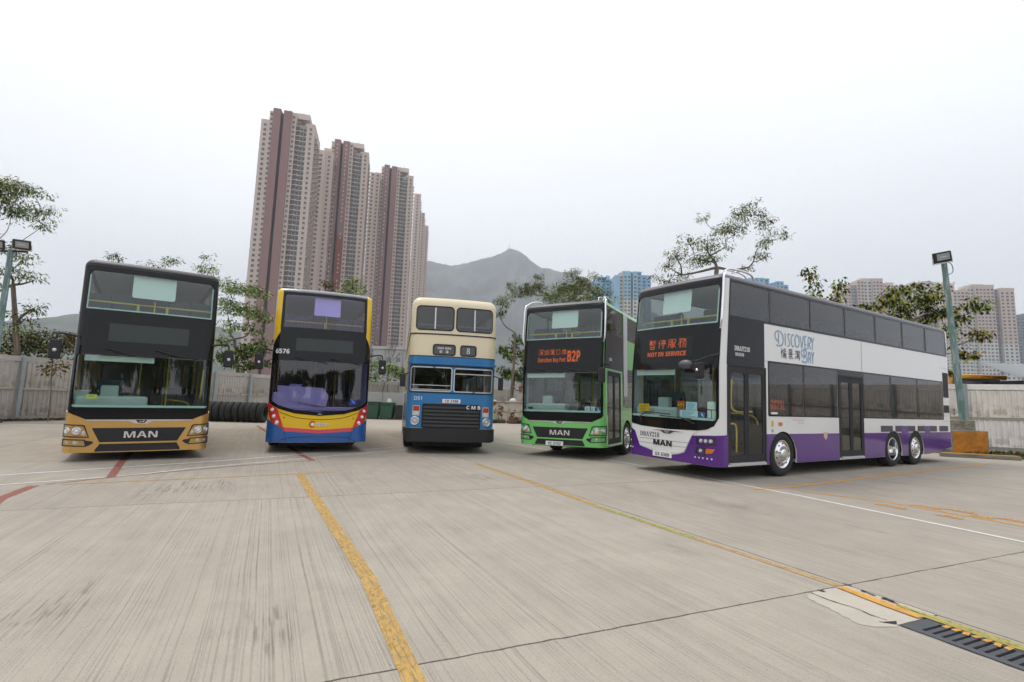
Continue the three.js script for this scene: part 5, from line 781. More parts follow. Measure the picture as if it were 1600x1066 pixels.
  parts('waist_line', [S.patch(rrect(-H(9.9), 3.30, H(9.9), 3.335, 0.005), 0.001, 0.014), S.patch(rrect(-H(1.9), 2.675, H(1.9), 2.695, 0.005), 0.001, 0.012)], M.ink, b);
  part('bumper', [S.patch(poly([[-H(0.35), 0.33], [H(0.35), 0.33], [H(0.35), 0.68], [-H(0.35), 0.68]]), 0.002, 0.05), ...[-0.55, -0.1, 0.6].map((s) => S.patch(rrect(s, 0.36, s + 0.012, 0.66, 0.003), 0.052, 0.004))], M.dull, b);
  const blind = (t, f) => canvasTex(t, 96, (g) => { g.fillStyle = '#1b1c1e'; g.fillRect(0, 0, t, 96); g.fillStyle = g.strokeStyle = '#d9d9d4'; f(g); });
  for (const [a, tex] of [[[-0.57, 2.75, 0.0, 3.0, 0.04], blind(224, (g) => { g.font = 'bold 32px sans-serif'; g.textAlign = 'center'; g.fillText('CHAI  WAN', 112, 42, 150); g.lineWidth = 3.4; han(g, '柴', 58, 52, 34); han(g, '灣', 126, 52, 34); })], [[0.2, 2.75, 0.6, 3.0, 0.04], blind(160, (g) => { g.font = '84px sans-serif'; g.textAlign = 'center'; g.fillText('8', 80, 78); })]]) {
    part('destination_blind', S.patch(rrect(...a), 0.003, 0.003, { uv: a }), new THREE.MeshPhysicalMaterial({ map: tex, roughness: 0.4, clearcoat: 1, clearcoatRoughness: 0.03 }), b); part('blind_frame', S.patch(frameOf(a, 0.035), 0.002, 0.016), M.rubber, b);
  }
  numberPlate(S, b, -0.02, 1.445, 0.5, 0.11, 'CD 2198');
  const gr = part('grille', S.patch(rrect(-0.8, 0.7, 0.81, 1.345, 0.02), 0.007, 0.004), M.dull, b);
  for (let i = 0; i < 6; i++) part('grille_slat', S.patch(rrect(-0.77, 0.735 + i * 0.1, 0.78, 0.79 + i * 0.1, 0.006), 0.014, 0.03), std(col(0.045, 0.046, 0.05), 0.35), gr);
  part('grille_frame', S.patch(frameOf([-0.79, 0.71, 0.80, 1.335, 0.02], 0.025), 0.008, 0.02), M.dull, gr);
  part('lettering', textPatch(S, SANS, 'C M B', 0.1, 0.40, 1.235, { off: 0.046, th: 0.012, sx: 1.1 }), M.plate, b);
  part('fleet_number', textPatch(S, REG, 'DS1', 0.1, -1.05, 1.45, { off: 0.0075, th: 0.002, sx: 1.0 }), M.plate, b);
  for (const g of [-1, 1]) {
    const s = g * 1.0 + 0.005, h = part('headlight', S.patch(rrect(s - 0.12, 0.76, s + 0.12, 1.0, 0.12), 0.006, 0.012), M.silver, b), [x, y, z] = S.P(s, 0.88, 0.02), [, , n] = S.frame(s, 0.88);
    part('headlight_ring', new THREE.TorusGeometry(0.105, 0.018, 10, 32).lookAt(n).translate(x, y, z), M.chrome, h); part('bulb', new THREE.SphereGeometry(0.035, 12, 8).translate(x, y, z - 0.01), M.plate, h); part('lens', new THREE.SphereGeometry(0.1, 24, 12, 0, 7, 0, 1.3).rotateX(Math.PI / 2).scale(1, 1, 0.35).translate(x, y, z), M.clear, h);
    const t = g * 0.97; part('turn_signal', S.patch(rrect(t - 0.075, 1.16, t + 0.075, 1.28, 0.01), 0.006, 0.035), paint(col(0.5, 0.045, 0.01)), b); part('side_light', S.patch(rrect(t - 0.07, 1.04, t + 0.07, 1.15, 0.01), 0.006, 0.03), std(col(0.6, 0.6, 0.56), 0.3), b); part('lamp_bezel', S.patch(frameOf([t - 0.075, 1.04, t + 0.075, 1.28, 0.01], 0.02), 0.006, 0.015), M.silver, b);
    const m = part('mirror', [tube([[g * 1.2, 2.2, -0.2], [g * 1.36, 2.15, -0.1]], 0.014), rbox(0.15, 0.36, 0.06, 0.025, g * 1.38, 1.98, -0.08)], M.dull, b);
  }
  wiper(S, b, [[-0.6, 2.42], [-0.45, 2.3], [-0.32, 2.22]], [[-0.3, 2.24], [-0.15, 1.9]]); wiper(S, b, [[0.55, 1.68], [0.7, 1.78], [0.8, 1.86]], [[0.5, 1.74], [0.95, 1.95]]);
}
// ───────────── fence, lamps and things round the yard ─────────────
const dirtTex = (c, seedX) => dataTex(256, 256, (i, j) => { const s = fbm(i / 6 + seedX, j / 60, 3), b = fbm(i / 50, j / 50 + seedX, 4), low = sstep(0.30, 0.0, j / 256) * sstep(0.35, 0.65, fbm(i / 12, j / 18 + 9, 3)); const L = 1 - 0.04 * sstep(0.45, 0.75, s) - 0.10 * (b - 0.4) - 0.16 * low + 0.05 * (hash2(i, j) - 0.5); return [c[0] * L, c[1] * L * 0.99, c[2] * L * (0.98 - 0.05 * low)]; }, true);
const SHEET = [std(0xffffff, 0.75, { map: dirtTex([0.70, 0.685, 0.665], 3) }), std(0xffffff, 0.75, { map: dirtTex([0.67, 0.655, 0.63], 31) }), std(0xffffff, 0.75, { map: dirtTex([0.72, 0.705, 0.685], 57) })];
const PALE = [std(0xffffff, 0.7, { map: dirtTex([0.93, 0.91, 0.89], 13) }), std(0xffffff, 0.7, { map: dirtTex([0.91, 0.89, 0.86], 43) }), std(0xffffff, 0.7, { map: dirtTex([0.95, 0.935, 0.92], 67) })];
const RAIL = std(0xffffff, 0.7, { map: dirtTex([0.66, 0.64, 0.61], 71) }), POST = std(0xffffff, 0.6, { map: dirtTex([0.60, 0.64, 0.66], 91), metalness: 0.2 });
function sheet(w, h) {   // trapezoid-ribbed steel sheet, standing on y = 0 and starting at x = 0
  const pts = [], P = 0.19, D = 0.05; for (let x = 0; x < w - 0.01; x += P) pts.push([x, 0], [x + P * 0.12, D], [x + P * 0.3, D], [x + P * 0.42, 0]); pts.push([w, 0]);
  const s = new THREE.Shape([...pts.map(([x, z]) => new THREE.Vector2(Math.min(x, w), z)), ...pts.slice().reverse().map(([x, z]) => new THREE.Vector2(Math.min(x, w), z - 0.004))]);
  const g = new THREE.ExtrudeGeometry(s, { depth: h, bevelEnabled: false }).rotateX(-Math.PI / 2).scale(1, 1, -1), ix = g.attributes.position; g.computeVertexNormals();
  const uv = g.attributes.uv; for (let i = 0; i < uv.count; i++) uv.setXY(i, ix.getX(i) / 3, ix.getY(i) / 3); return g;
}
function fence(label, pts, H, bay = 3, rake = 0, SHEETS = SHEET) {
  const t = thing('sheet_fence', label, 'fence', 'ribbed sheet fences round the yard', [pts[0][0], 0, -pts[0][1]]); seed(pts.length * 7 + Math.round(pts[0][0])); let n = 0;
  for (let k = 0; k < pts.length - 1; k++) {
    const [x0, a0] = pts[k], [x1, a1] = pts[k + 1], len = Math.hypot(x1 - x0, a1 - a0), m = Math.max(1, Math.round(len / bay)), w = len / m, ang = Math.atan2(a1 - a0, x1 - x0), lo = sheet(w, H * 0.40), hi = sheet(w, H * 0.40);
    for (let i = 0; i < m; i++) {
      const X = lerp(x0, x1, i / m) - pts[0][0], Z = -(lerp(a0, a1, i / m) - pts[0][1]), put = (name, g, mat, y = 0, f = 0) => { const q = part(name, g, mat, t); q.position.set(X + Math.sin(ang) * f, y, Z + Math.cos(ang) * f); q.rotation.y = ang; return q; };
      put('fence_panel', lo, SHEETS[(n + 1) % 3], H * 0.075); put('fence_panel', hi, SHEETS[n++ % 3], H * 0.505, 0.012);
      put('rail', box(w, 0.07, 0.06, w / 2, 0, 0.05), RAIL, H * 0.487); put('cap_panel', box(w, H * 0.085, 0.05, w / 2, 0, 0.04), SHEETS[n % 3], H * 0.955); put('kick_board', box(w, H * 0.05, 0.04, w / 2, 0, -0.04), RAIL, H * 0.05);
      const po = put('post', rbox(0.13, H * 1.0, 0.13, 0.01, 0, H * 0.5, 0.13), POST, 0); po.rotation.order = 'YXZ'; po.rotation.x = rake * (0.6 + 0.6 * rnd());
      part('strut', tube([[0, H * 0.62, -0.1], [0.03, 0.05, -0.9]], 0.035), POST, po);
    }
  }
  return t;
}
fence('tall ribbed sheet fence along the left side behind the gold bus', [[-25.5, 13], [-21.95, 23.3], [-18.6, 32.6], [-15.8, 40.2]], 2.86, 3.2, 0.02);
fence('ribbed sheet fence across the back of the yard behind the cream bus', [[-15.8, 40.2], [-6, 45], [6, 51], [16, 55]], 2.86, 3.2);
fence('pale ribbed sheet fence at the right behind the lamp pole', [[3.5, 32.6], [8, 29.8], [20.05, 22.95], [23.6, 20.9], [32, 16], [45, 7]], 2.9, 4.1, 0.03, PALE);
function floodPole(label, pos, h, lean, heads, r) {
  const t = thing('floodlight_pole', label, 'lamp post', 'green floodlight poles', pos); t.rotation.z = lean;
  const green = std(0xffffff, 0.55, { map: dataTex(128, 512, (i, j) => { const c = sstep(0.53, 0.6, fbm(i / 24, j / 34, 4)), s = sstep(0.62, 0.68, fbm(i / 9 + 7, j / 30 + 3, 3)); let q = [0.37, 0.47, 0.44]; q = q.map((v, k) => lerp(v, [0.47, 0.55, 0.56][k], c)); q = q.map((v, k) => lerp(v, [0.62, 0.64, 0.64][k], s * 0.7)); return q; }, true) });
  part('pole', new THREE.CylinderGeometry(r * 0.85, r * 1.1, h, 20).translate(0, h / 2, 0), green, t); part('base_plate', box(0.36, 0.03, 0.36, 0, 0.015, 0), M.steel, t);
  part('cable', [tube([[r * 0.8, h - 0.5, 0.02], [r * 2.4, h - 0.4, 0.04], [r * 2.2, h - 0.05, 0.05], [r * 0.9, h + 0.05, 0.02]], 0.014, 20)], M.dull, t);
  if (heads.length > 1) part('cross_arm', box(1.3, 0.07, 0.07, 0, h - 0.06, 0), M.dull, t);
  for (const [x, yaw, tilt] of heads) {
    const f = part('floodlight', merge([rbox(0.64, 0.44, 0.14, 0.03, 0, 0.25, 0), box(0.5, 0.3, 0.08, 0, 0.25, -0.1)]), M.dull, t); f.position.set(x, h - 0.02, 0.1); f.rotation.order = 'YXZ'; f.rotation.set(tilt, yaw, heads.length > 1 ? 0 : 0.13); if (heads.length > 1) f.scale.setScalar(0.85);
    part('reflector', box(0.46, 0.28, 0.01, 0.02, 0.27, 0.068), M.silver, f); part('glass', box(0.56, 0.36, 0.006, 0, 0.25, 0.078), M.clear, f); part('tube', cyl(0.012, 0.012, 0.24, 0, 0, 0, 8).rotateZ(Math.PI / 2).translate(0.02, 0.27, 0.075), M.plate, f); part('bracket', [box(0.7, 0.03, 0.08, 0, 0.0, 0.0), box(0.02, 0.3, 0.06, -0.34, 0.13, 0), box(0.02, 0.3, 0.06, 0.34, 0.13, 0)], M.silver, f);
  }
  return t;
}
floodPole('worn green lamp pole with one floodlight behind the purple and white bus', [18.42, 0.9, -21.2], 6.95, 0.052, [[-0.14, -0.25, 0.25]], 0.118);
floodPole('green lamp pole with two floodlights at the left edge', [-19.9, 0, -20], 6.85, 0.0, [[-0.52, 0.55, 0.5], [0.52, 0.55, 0.5]], 0.11);
{ // concrete block the right pole stands on
  const t = thing('concrete_block', 'stepped concrete footing with a yellow painted face under the lamp pole', 'concrete block', null, [17.95, 0, -20.4], -0.12), c = std(0xffffff, 0.9, { map: dataTex(256, 256, (i, j) => { const L = 0.50 + 0.3 * (fbm(i / 30, j / 30, 4) - 0.5) + 0.08 * (hash2(i, j) - 0.5); return [L, L * 0.96, L * 0.86]; }, true) });
  part('lower_block', rbox(1.3, 0.93, 1.4, 0.03, 0.0, 0.465, -0.7), c, t); part('upper_block', rbox(0.78, 0.42, 0.8, 0.03, -0.02, 1.12, -0.62), c, t);
  part('painted_face', box(1.22, 0.87, 0.012, -0.02, 0.45, 0.006), std(0xffffff, 0.7, { map: dataTex(128, 128, (i, j) => { const f = fbm(i / 20, j / 20, 4), L = 0.9 + 0.3 * (f - 0.5), d = 0.5 * sstep(0.66, 0.78, fbm(i / 14 + 5, j / 14, 3)); return [lerp(0.80, 0.5, d) * L, lerp(0.50, 0.38, d) * L, lerp(0.08, 0.2, d) * L]; }, true) }), t);
  const k = thing('kerb', 'low yellow painted kerb stone behind the rear wheels of the purple bus', 'kerb', null, [16.9, 0, -18.9], -0.35); part('stone', rbox(2.3, 0.14, 0.22, 0.03, 0, 0.07, 0), c, k); part('paint', box(2.2, 0.012, 0.2, 0, 0.143, 0), std(col(0.60, 0.30, 0.04), 0.7), k);
  const n = part('bay_number', new THREE.ExtrudeGeometry(SANS.generateShapes('2', 0.26), { depth: 0.004, bevelEnabled: false }), M.ink, scene); const [x, y, z] = at(1486, 648, 23.1); n.position.set(x, y, z + 0.12); n.rotation.y = 0.5; n.name = 'bay_number'; tag(n, 'painted black number 2 on the right fence beside the lamp pole', 'number sign');
}
{ // traffic cone
  const [x, , z] = [-21.0, 0, -21.4], t = thing('traffic_cone', 'red traffic cone with a white band by the left fence', 'traffic cone', null, [x, 0, z]), r = std(col(0.36, 0.05, 0.03), 0.7);
  part('base', rbox(0.42, 0.05, 0.42, 0.015, 0, 0.025, 0), M.rubber, t); part('cone', new THREE.LatheGeometry([[0.16, 0.05], [0.035, 0.78], [0.0, 0.79]].map((p) => new THREE.Vector2(...p)), 28), r, t); part('band', new THREE.LatheGeometry([[0.132, 0.25], [0.1, 0.44]].map((p) => new THREE.Vector2(...p)), 28), M.plate, t);
}
{ // tyres standing in a row
  const prof = [[0.30, -0.14], [0.46, -0.15], [0.52, -0.1], [0.53, -0.02], [0.515, 0], [0.53, 0.02], [0.52, 0.1], [0.46, 0.15], [0.30, 0.14], [0.28, 0], [0.30, -0.14]], g = lathe(prof, 40);
  const t = thing('tyre', 'black tyre standing in the row of tyres by the fence', 'tyre', 'row of tyres by the fence', [-15.9, 0.53, -27.6], 0.0); part('tread', g, M.rubber, t);
  part('bead', new THREE.TorusGeometry(0.31, 0.02, 8, 40).rotateY(Math.PI / 2).translate(-0.135, 0, 0), M.rubber, t);
  const nth = ['second', 'third', 'fourth', 'fifth', 'sixth', 'seventh', 'eighth', 'ninth', 'tenth'];
  seed(4); for (let i = 1; i < 10; i++) copyOf(t, nth[i - 1] + ' tyre from the left in the row lying by the fence', [-15.9 + i * 0.315, 0.53, -27.6 - i * 0.02 + rr(-0.05, 0.05)], rr(-0.08, 0.06));
  t.userData.label = 'first tyre from the left in the row lying by the fence';
}
function bin(label, x, a, c, w, h, turn) {
  const t = thing('wheelie_bin', label, 'bin', null, [x, 0, -a], turn), m = std(c, 0.55), s = new THREE.Shape([[-w * 0.42, 0.12], [w * 0.42, 0.12], [w * 0.5, h], [-w * 0.5, h]].map((p) => new THREE.Vector2(...p)));
  part('body', new THREE.ExtrudeGeometry(s, { depth: w * 0.85, bevelEnabled: true, bevelSize: 0.02, bevelThickness: 0.02, bevelSegments: 2 }).translate(0, 0, -w * 0.42), m, t); part('lid', [rbox(w * 1.1, 0.07, w * 0.98, 0.03, 0, h + 0.05, 0), cyl(0.03, 0.03, w * 0.9, 0, 0, 0).rotateZ(Math.PI / 2).translate(0, h + 0.03, -w * 0.5)], m, t);
  for (const g of [-1, 1]) part('wheel', cyl(0.1, 0.1, 0.05, 0, 0, 0).rotateZ(Math.PI / 2).translate(g * w * 0.4, 0.1, 0.2), M.rubber, t); part('handle', tube([[-w * 0.4, h * 0.9, w * 0.46], [w * 0.4, h * 0.9, w * 0.46]], 0.02), M.dull, t);
}
bin('dark green wheeled bin next to the yellow bus', -9.75, 37.2, col(0.02, 0.075, 0.04), 0.95, 1.15, 0.05); bin('dark green wheeled bin, right of two between the yellow bus and the cream bus', -8.75, 37.4, col(0.02, 0.08, 0.04), 0.92, 1.12, -0.04); bin('black wheeled bin beside the cream bus', -7.75, 37.6, col(0.015, 0.015, 0.017), 0.95, 0.95, 0.1);
{ // concrete wall behind the bins
  const t = thing('barrier_wall', 'low grey concrete wall behind the bins', 'wall', null, [-8.2, 0, -38.8]), c = std(col(0.36, 0.355, 0.345), 0.9); for (let i = -2; i < 3; i++) part('wall_panel', rbox(2.46, 1.9, 0.16, 0.02, i * 2.5, 0.95, 0), c, t); part('round_sign', cyl(0.17, 0.17, 0.01, 0, 0, 0, 24).rotateX(Math.PI / 2).translate(-0.75, 1.32, 0.09), M.plate, t);
}
{ // white rusty skip
  const m = std(0xffffff, 0.8, { map: dataTex(256, 128, (i, j) => { const r = sstep(0.55, 0.68, fbm(i / 14, j / 22, 4) + 0.10 * (j < 24 ? 1 : 0) + (j > 116 ? 0.1 : 0)), L = 0.9 + 0.2 * (fbm(i / 30, j / 30) - 0.5); return [lerp(0.80, 0.42, r) * L, lerp(0.77, 0.26, r) * L, lerp(0.70, 0.17, r) * L]; }, true) }), t = thing('skip', 'white rusty steel skip behind the green bus', 'skip', null, [-0.1, 0, -39]);
  const s = new THREE.Shape([[-2.9, 0.12], [2.9, 0.12], [3.1, 1.5], [-3.1, 1.5]].map((p) => new THREE.Vector2(...p))); const wall = (z) => new THREE.ExtrudeGeometry(s, { depth: 0.05, bevelEnabled: false }).translate(0, 0, z);
  const f = wall(0.9); { const p = f.attributes.position, uv = f.attributes.uv; for (let i = 0; i < p.count; i++) uv.setXY(i, p.getX(i) / 4, p.getY(i) / 1.6); } part('side_wall', f, m, t); part('side_wall', wall(-0.9), m, t); part('floor', boxAB(-2.9, 0.12, -0.88, 2.9, 0.2, 0.9), m, t); part('end_wall', [boxAB(-3.0, 0.2, -0.85, -2.95, 1.5, 0.9), boxAB(2.95, 0.2, -0.85, 3.0, 1.5, 0.9)], m, t);
  for (let i = -3; i <= 3; i++) part('rib', boxAB(i * 0.85 - 0.05, 0.14, 0.95, i * 0.85 + 0.05, 1.46, 1.04), m, t); part('top_rail', [boxAB(-3.12, 1.46, 0.86, 3.12, 1.56, 1.06), boxAB(-3.0, 0.78, 0.95, 3.0, 0.86, 1.02)], m, t); part('rubble', [new THREE.IcosahedronGeometry(0.28, 1).translate(0.3, 1.5, 0.5), new THREE.IcosahedronGeometry(0.4, 1).scale(2, 0.6, 1).translate(-1.4, 1.4, 0.2)], B.cream, t);
  const p = thing('junk_pile', 'dark scrap lying in front of the rusty skip', 'scrap', null, [-0.6, 0, -36.6]); seed(9); for (let i = 0; i < 9; i++) part('scrap_piece', rbox(rr(0.3, 0.9), rr(0.1, 0.3), rr(0.2, 0.5), 0.03).rotateY(rr(0, 3)).translate(rr(-1.6, 1.6), 0.12, rr(-0.3, 0.3)), i % 3 ? M.under : std(col(0.10, 0.05, 0.03), 0.9), p);
}
{ // yellow machine and shed behind the right fence
  const [x, y, z] = at(1516, 590, 29), t = thing('loader', 'yellow machine whose cab roof shows over the right fence', 'digger', null, [x, 0, z]), Y = paint(col(0.62, 0.33, 0.03));
  part('cab_roof', [rbox(2.5, 0.26, 1.7, 0.1, 0.1, y, 0), rbox(1.2, 0.05, 0.05, 0.02, -0.4, y - 0.04, 0.86)], Y, t); part('cab', rbox(1.9, 1.4, 1.5, 0.08, 0.1, y - 0.84, 0), M.dark, t); part('body', rbox(3.4, 1.2, 1.7, 0.12, 0, y - 2.1, 0), Y, t); part('warning_lamps', [-0.6, 0.1, 0.7].map((q) => rbox(0.5, 0.1, 0.04, 0.015, q, y, 0.86)), M.amber, t);
  part('arm', limb([[-1.2, y - 1.4, 0.3], [-1.45, y - 0.4, 0.3], [-1.15, y + 0.3, 0.3], [-1.7, y + 0.1, 0.3]], 0.16, 0.12), Y, t); part('exhaust', cyl(0.06, 0.06, 0.9, -1.0, y + 0.2, -0.4), M.dull, t); for (const g of [-1, 1]) { const w = part('wheel', TYRE, M.rubber, t); w.position.set(g * 1.1, 0.5, 0.8); w.rotation.y = -Math.PI / 2; }
  const [sx, sy, sz] = at(1568, 592, 27), s = thing('shed', 'small shed with a pale corrugated roof at the right edge behind the fence', 'shed', null, [sx, 0, sz]), rf = part('roof', sheet(5, 2.2).translate(0, 0, 0), std(col(0.36, 0.38, 0.40), 0.6, { metalness: 0.2 }), s); rf.rotation.set(-1.15, 0, 0); rf.position.set(-0.1, sy, 0.9); part('wall', boxAB(0.35, 0, -1.6, 4.8, sy - 0.1, 0.5), M.dull, s); part('corner_post', [box(0.08, sy, 0.08, 0.3, sy / 2, 0.85), box(0.08, sy, 0.08, 4.7, sy / 2, 0.85)], RAIL, s);
}
// ───────────── trees and shrubs ─────────────
const leafMat = new THREE.MeshPhysicalMaterial({ color: 0xffffff, vertexColors: true, roughness: 0.9, transmission: 0.55, thickness: 0, specularIntensity: 0.5 });
const bark = std(0xffffff, 0.95, { map: dataTex(64, 256, (i, j) => { const L = 0.42 + 0.3 * (fbm(i / 5, j / 22, 4) - 0.5); return [L, L * 0.9, L * 0.78]; }, true) });
class Leaves {
  constructor() { this.p = []; this.n = []; this.c = []; }
  add(x, y, z, len, wid, dir, c) {   // a folded lozenge
    const d = dir.clone().normalize(), s = new THREE.Vector3(rr(-1, 1), rr(-0.4, 1), rr(-1, 1)).cross(d).normalize(), n = s.clone().cross(d).normalize(); if (n.y < 0) n.negate();
    const A = [x, y, z], Bm = [x + d.x * len * 0.5 + s.x * wid + n.x * wid * 0.3, y + d.y * len * 0.5 + s.y * wid + n.y * wid * 0.3, z + d.z * len * 0.5 + s.z * wid + n.z * wid * 0.3], C = [x + d.x * len, y + d.y * len - len * 0.12, z + d.z * len], D = [x + d.x * len * 0.5 - s.x * wid + n.x * wid * 0.3, y + d.y * len * 0.5 - s.y * wid + n.y * wid * 0.3, z + d.z * len * 0.5 - s.z * wid + n.z * wid * 0.3];
    this.p.push(...A, ...Bm, ...C, ...A, ...C, ...D); for (let i = 0; i < 6; i++) { this.n.push(n.x, n.y, n.z); this.c.push(...c); }
  }
  geo() { const g = new THREE.BufferGeometry(); g.setAttribute('position', new THREE.Float32BufferAttribute(this.p, 3)); g.setAttribute('normal', new THREE.Float32BufferAttribute(this.n, 3)); g.setAttribute('color', new THREE.Float32BufferAttribute(this.c, 3)); return g; }
}
const FOL = {
  fine: { len: 0.15, wid: 0.027, m: 38, sp: 0.30, droop: 0.5, cols: [[0.298, 0.389, 0.083], [0.386, 0.494, 0.122], [0.209, 0.299, 0.076], [0.456, 0.448, 0.136]] },
  light: { len: 0.17, wid: 0.038, m: 34, sp: 0.34, droop: 0.4, cols: [[0.456, 0.631, 0.122], [0.349, 0.509, 0.109], [0.559, 0.688, 0.162], [0.248, 0.358, 0.083]] },
  broad: { len: 0.19, wid: 0.065, m: 18, sp: 0.27, droop: 0.9, cols: [[0.293, 0.414, 0.063], [0.403, 0.483, 0.081], [0.512, 0.460, 0.081], [0.207, 0.322, 0.057], [0.439, 0.299, 0.069], [0.342, 0.460, 0.081]] },
  green: { len: 0.18, wid: 0.06, m: 22, sp: 0.27, droop: 0.8, cols: [[0.209, 0.330, 0.053], [0.314, 0.420, 0.083], [0.156, 0.254, 0.053], [0.418, 0.477, 0.083]] },
  scrub: { len: 0.15, wid: 0.04, m: 30, sp: 0.3, droop: 0.3, cols: [[0.248, 0.299, 0.083], [0.174, 0.223, 0.070], [0.418, 0.299, 0.109], [0.349, 0.389, 0.109]] },
  rust: { len: 0.15, wid: 0.04, m: 28, sp: 0.3, droop: 0.3, cols: [[0.456, 0.223, 0.083], [0.349, 0.268, 0.083], [0.559, 0.268, 0.109], [0.281, 0.268, 0.083]] },
};
const POD = [[0.17, 0.07, 0.055], [0.22, 0.09, 0.07], [0.13, 0.055, 0.045]];
// clumps: picture column, row, half width, half height (pixels at that distance), fullness
function tree(name, label, group, o) {
  const { ahead, clumps } = o, k = ahead / 810, L = new Leaves(), wood = [], c3 = clumps.map(([px, py, rx, ry, d = 1]) => ({ c: V3(at(px, py, ahead + rr(-1, 1) * rx * k * 0.5)), rx: rx * k, ry: ry * k, d })); seed(o.seed ?? 1);
  const foot = o.foot ? at(o.foot[0], o.foot[1] ?? 640, ahead) : at(clumps[0][0], 640, ahead), t = thing(name, label, o.category ?? (name.includes('shrub') ? 'shrub' : 'tree'), group, [foot[0], 0, -ahead]), F = FOL[o.leaf], O = t.position;
  const top = o.top ? V3(at(o.top[0], o.top[1], ahead)).sub(O) : c3.reduce((a, q) => a.add(q.c), new THREE.Vector3()).divideScalar(c3.length).sub(O).multiply(new THREE.Vector3(0.6, 0.75, 1)); top.z *= 0.3;
  const R = o.r ?? 0.14, trunkPts = [[0, -0.2, 0], [top.x * 0.25 + rr(-0.1, 0.1), top.y * 0.35, top.z * 0.3], [top.x * 0.6, top.y * 0.7, top.z * 0.6], top.toArray()]; part('trunk', limb(trunkPts, R, R * 0.62, 9), bark, t);
  const joined = [[top.clone(), R * 0.62], [new THREE.Vector3(top.x * 0.6, top.y * 0.7, top.z * 0.6), R * 0.7], [new THREE.Vector3(top.x * 0.3, top.y * 0.42, top.z * 0.4), R * 0.8]];
  for (const q of [...c3].sort((a, b2) => a.c.distanceTo(top.clone().add(O)) - b2.c.distanceTo(top.clone().add(O)))) {
    const C = q.c.clone().sub(O), [near, rNear] = joined.map((n) => [n, n[0].distanceTo(C) + Math.max(0, n[0].y - C.y + 0.3) * 1.2 + n[0].distanceTo(top) * 0.25]).sort((a, b2) => a[1] - b2[1])[0][0], b0 = near.clone();
    const mid = b0.clone().lerp(C, 0.5).add(new THREE.Vector3(rr(-0.2, 0.2), -0.12 * b0.distanceTo(C) * rr(0.3, 1), rr(-0.2, 0.2))), r0 = Math.max(0.022, rNear * 0.74); joined.push([mid.clone(), r0 * 0.8], [C.clone(), r0 * 0.7]); wood.push(limb([b0.toArray(), mid.toArray(), C.toArray()], r0, r0 * 0.5, 6));
    const tips = Math.max(3, Math.round(q.rx * q.ry * 34 * q.d * (o.density ?? 1)));
    for (let i = 0; i < tips; i++) {
      let d; do { d = new THREE.Vector3(rr(-1, 1), rr(-1, 1), rr(-1, 1)); } while (d.lengthSq() > 1); d.multiplyScalar(0.55 + 0.45 * rnd()).multiply(new THREE.Vector3(q.rx, q.ry, q.rx * 0.9)); const T = C.clone().add(d);
      if (i % 9 === 0) wood.push(limb([C.clone().lerp(b0, 0.15).toArray(), C.clone().lerp(T, 0.5).add(new THREE.Vector3(0, rr(-0.1, 0.15), 0)).toArray(), T.toArray()], Math.min(0.02, r0 * 0.4), 0.005, 4));
      const pod = rnd() < (o.pods ?? 0) * (d.y > -q.ry * 0.1 ? 1.5 : 0.4), base = F.cols[Math.floor(rnd() * F.cols.length)], v = rr(0.75, 1.2);
      const m = Math.round((pod ? 14 : F.m) * rr(0.6, 1.3)); for (let j = 0; j < m; j++) { const s = pod ? 0.13 : F.sp, e = new THREE.Vector3(rr(-1, 1), rr(-0.9, 0.7), rr(-1, 1)), w = v * rr(0.8, 1.2), cc = (pod ? POD[j % 3] : base).map((x) => x * w), dir = e.clone().add(new THREE.Vector3(0, pod ? -1.2 : -F.droop, 0)); L.add(T.x + e.x * s, T.y + e.y * s * 0.8, T.z + e.z * s, F.len * rr(0.7, 1.25), F.wid * rr(0.7, 1.2), dir, cc); }
    }
  }
  if (wood.length) part('branches', wood, bark, t);
  part('crown', L.geo(), leafMat, t); return t;
}
seed(2);
tree('tree', 'feathery tree at the left edge beside the lamp pole', null, { ahead: 25, leaf: 'fine', seed: 41, r: 0.15, foot: [22, 660], top: [20, 445], pods: 0.07, density: 0.9, clumps: [[-35, 300, 55, 40], [12, 292, 34, 26], [48, 300, 34, 20, 0.9], [62, 330, 28, 20, 0.7], [18, 330, 30, 18], [70, 352, 18, 12, 0.6], [-10, 380, 40, 22, 0.7], [35, 405, 26, 12, 0.8], [14, 425, 32, 18, 0.6], [48, 440, 20, 12, 0.4], [-30, 450, 40, 30], [52, 482, 18, 12, 0.9], [30, 500, 26, 16, 0.8]] });
tree('shrub', 'dark green shrub over the left fence below the feathery tree', 'shrubs over the left fence', { ahead: 26, leaf: 'scrub', seed: 42, r: 0.09, clumps: [[20, 530, 34, 22], [58, 530, 30, 20], [38, 545, 40, 14], [85, 545, 22, 14]] }).userData.group = undefined;
tree('shrub', 'rusty brown shrub over the left fence just left of the gold bus', null, { ahead: 27, leaf: 'rust', seed: 43, r: 0.08, clumps: [[98, 530, 22, 14], [118, 535, 22, 18], [80, 552, 16, 10], [140, 540, 24, 20]] });
tree('shrub', 'small leafy spray hanging over the left fence', null, { ahead: 23.2, leaf: 'rust', seed: 44, r: 0.03, foot: [82, 600], top: [82, 560], clumps: [[80, 576, 14, 5, 0.7], [90, 570, 8, 6, 0.6]] });
tree('tree', 'sprig with dark pods over the left of the gold bus roof', null, { ahead: 31, leaf: 'fine', seed: 45, r: 0.07, pods: 0.4, density: 0.8, clumps: [[178, 398, 10, 9, 1.4], [186, 405, 8, 6, 1.2], [196, 430, 22, 12], [180, 470, 30, 25]] });
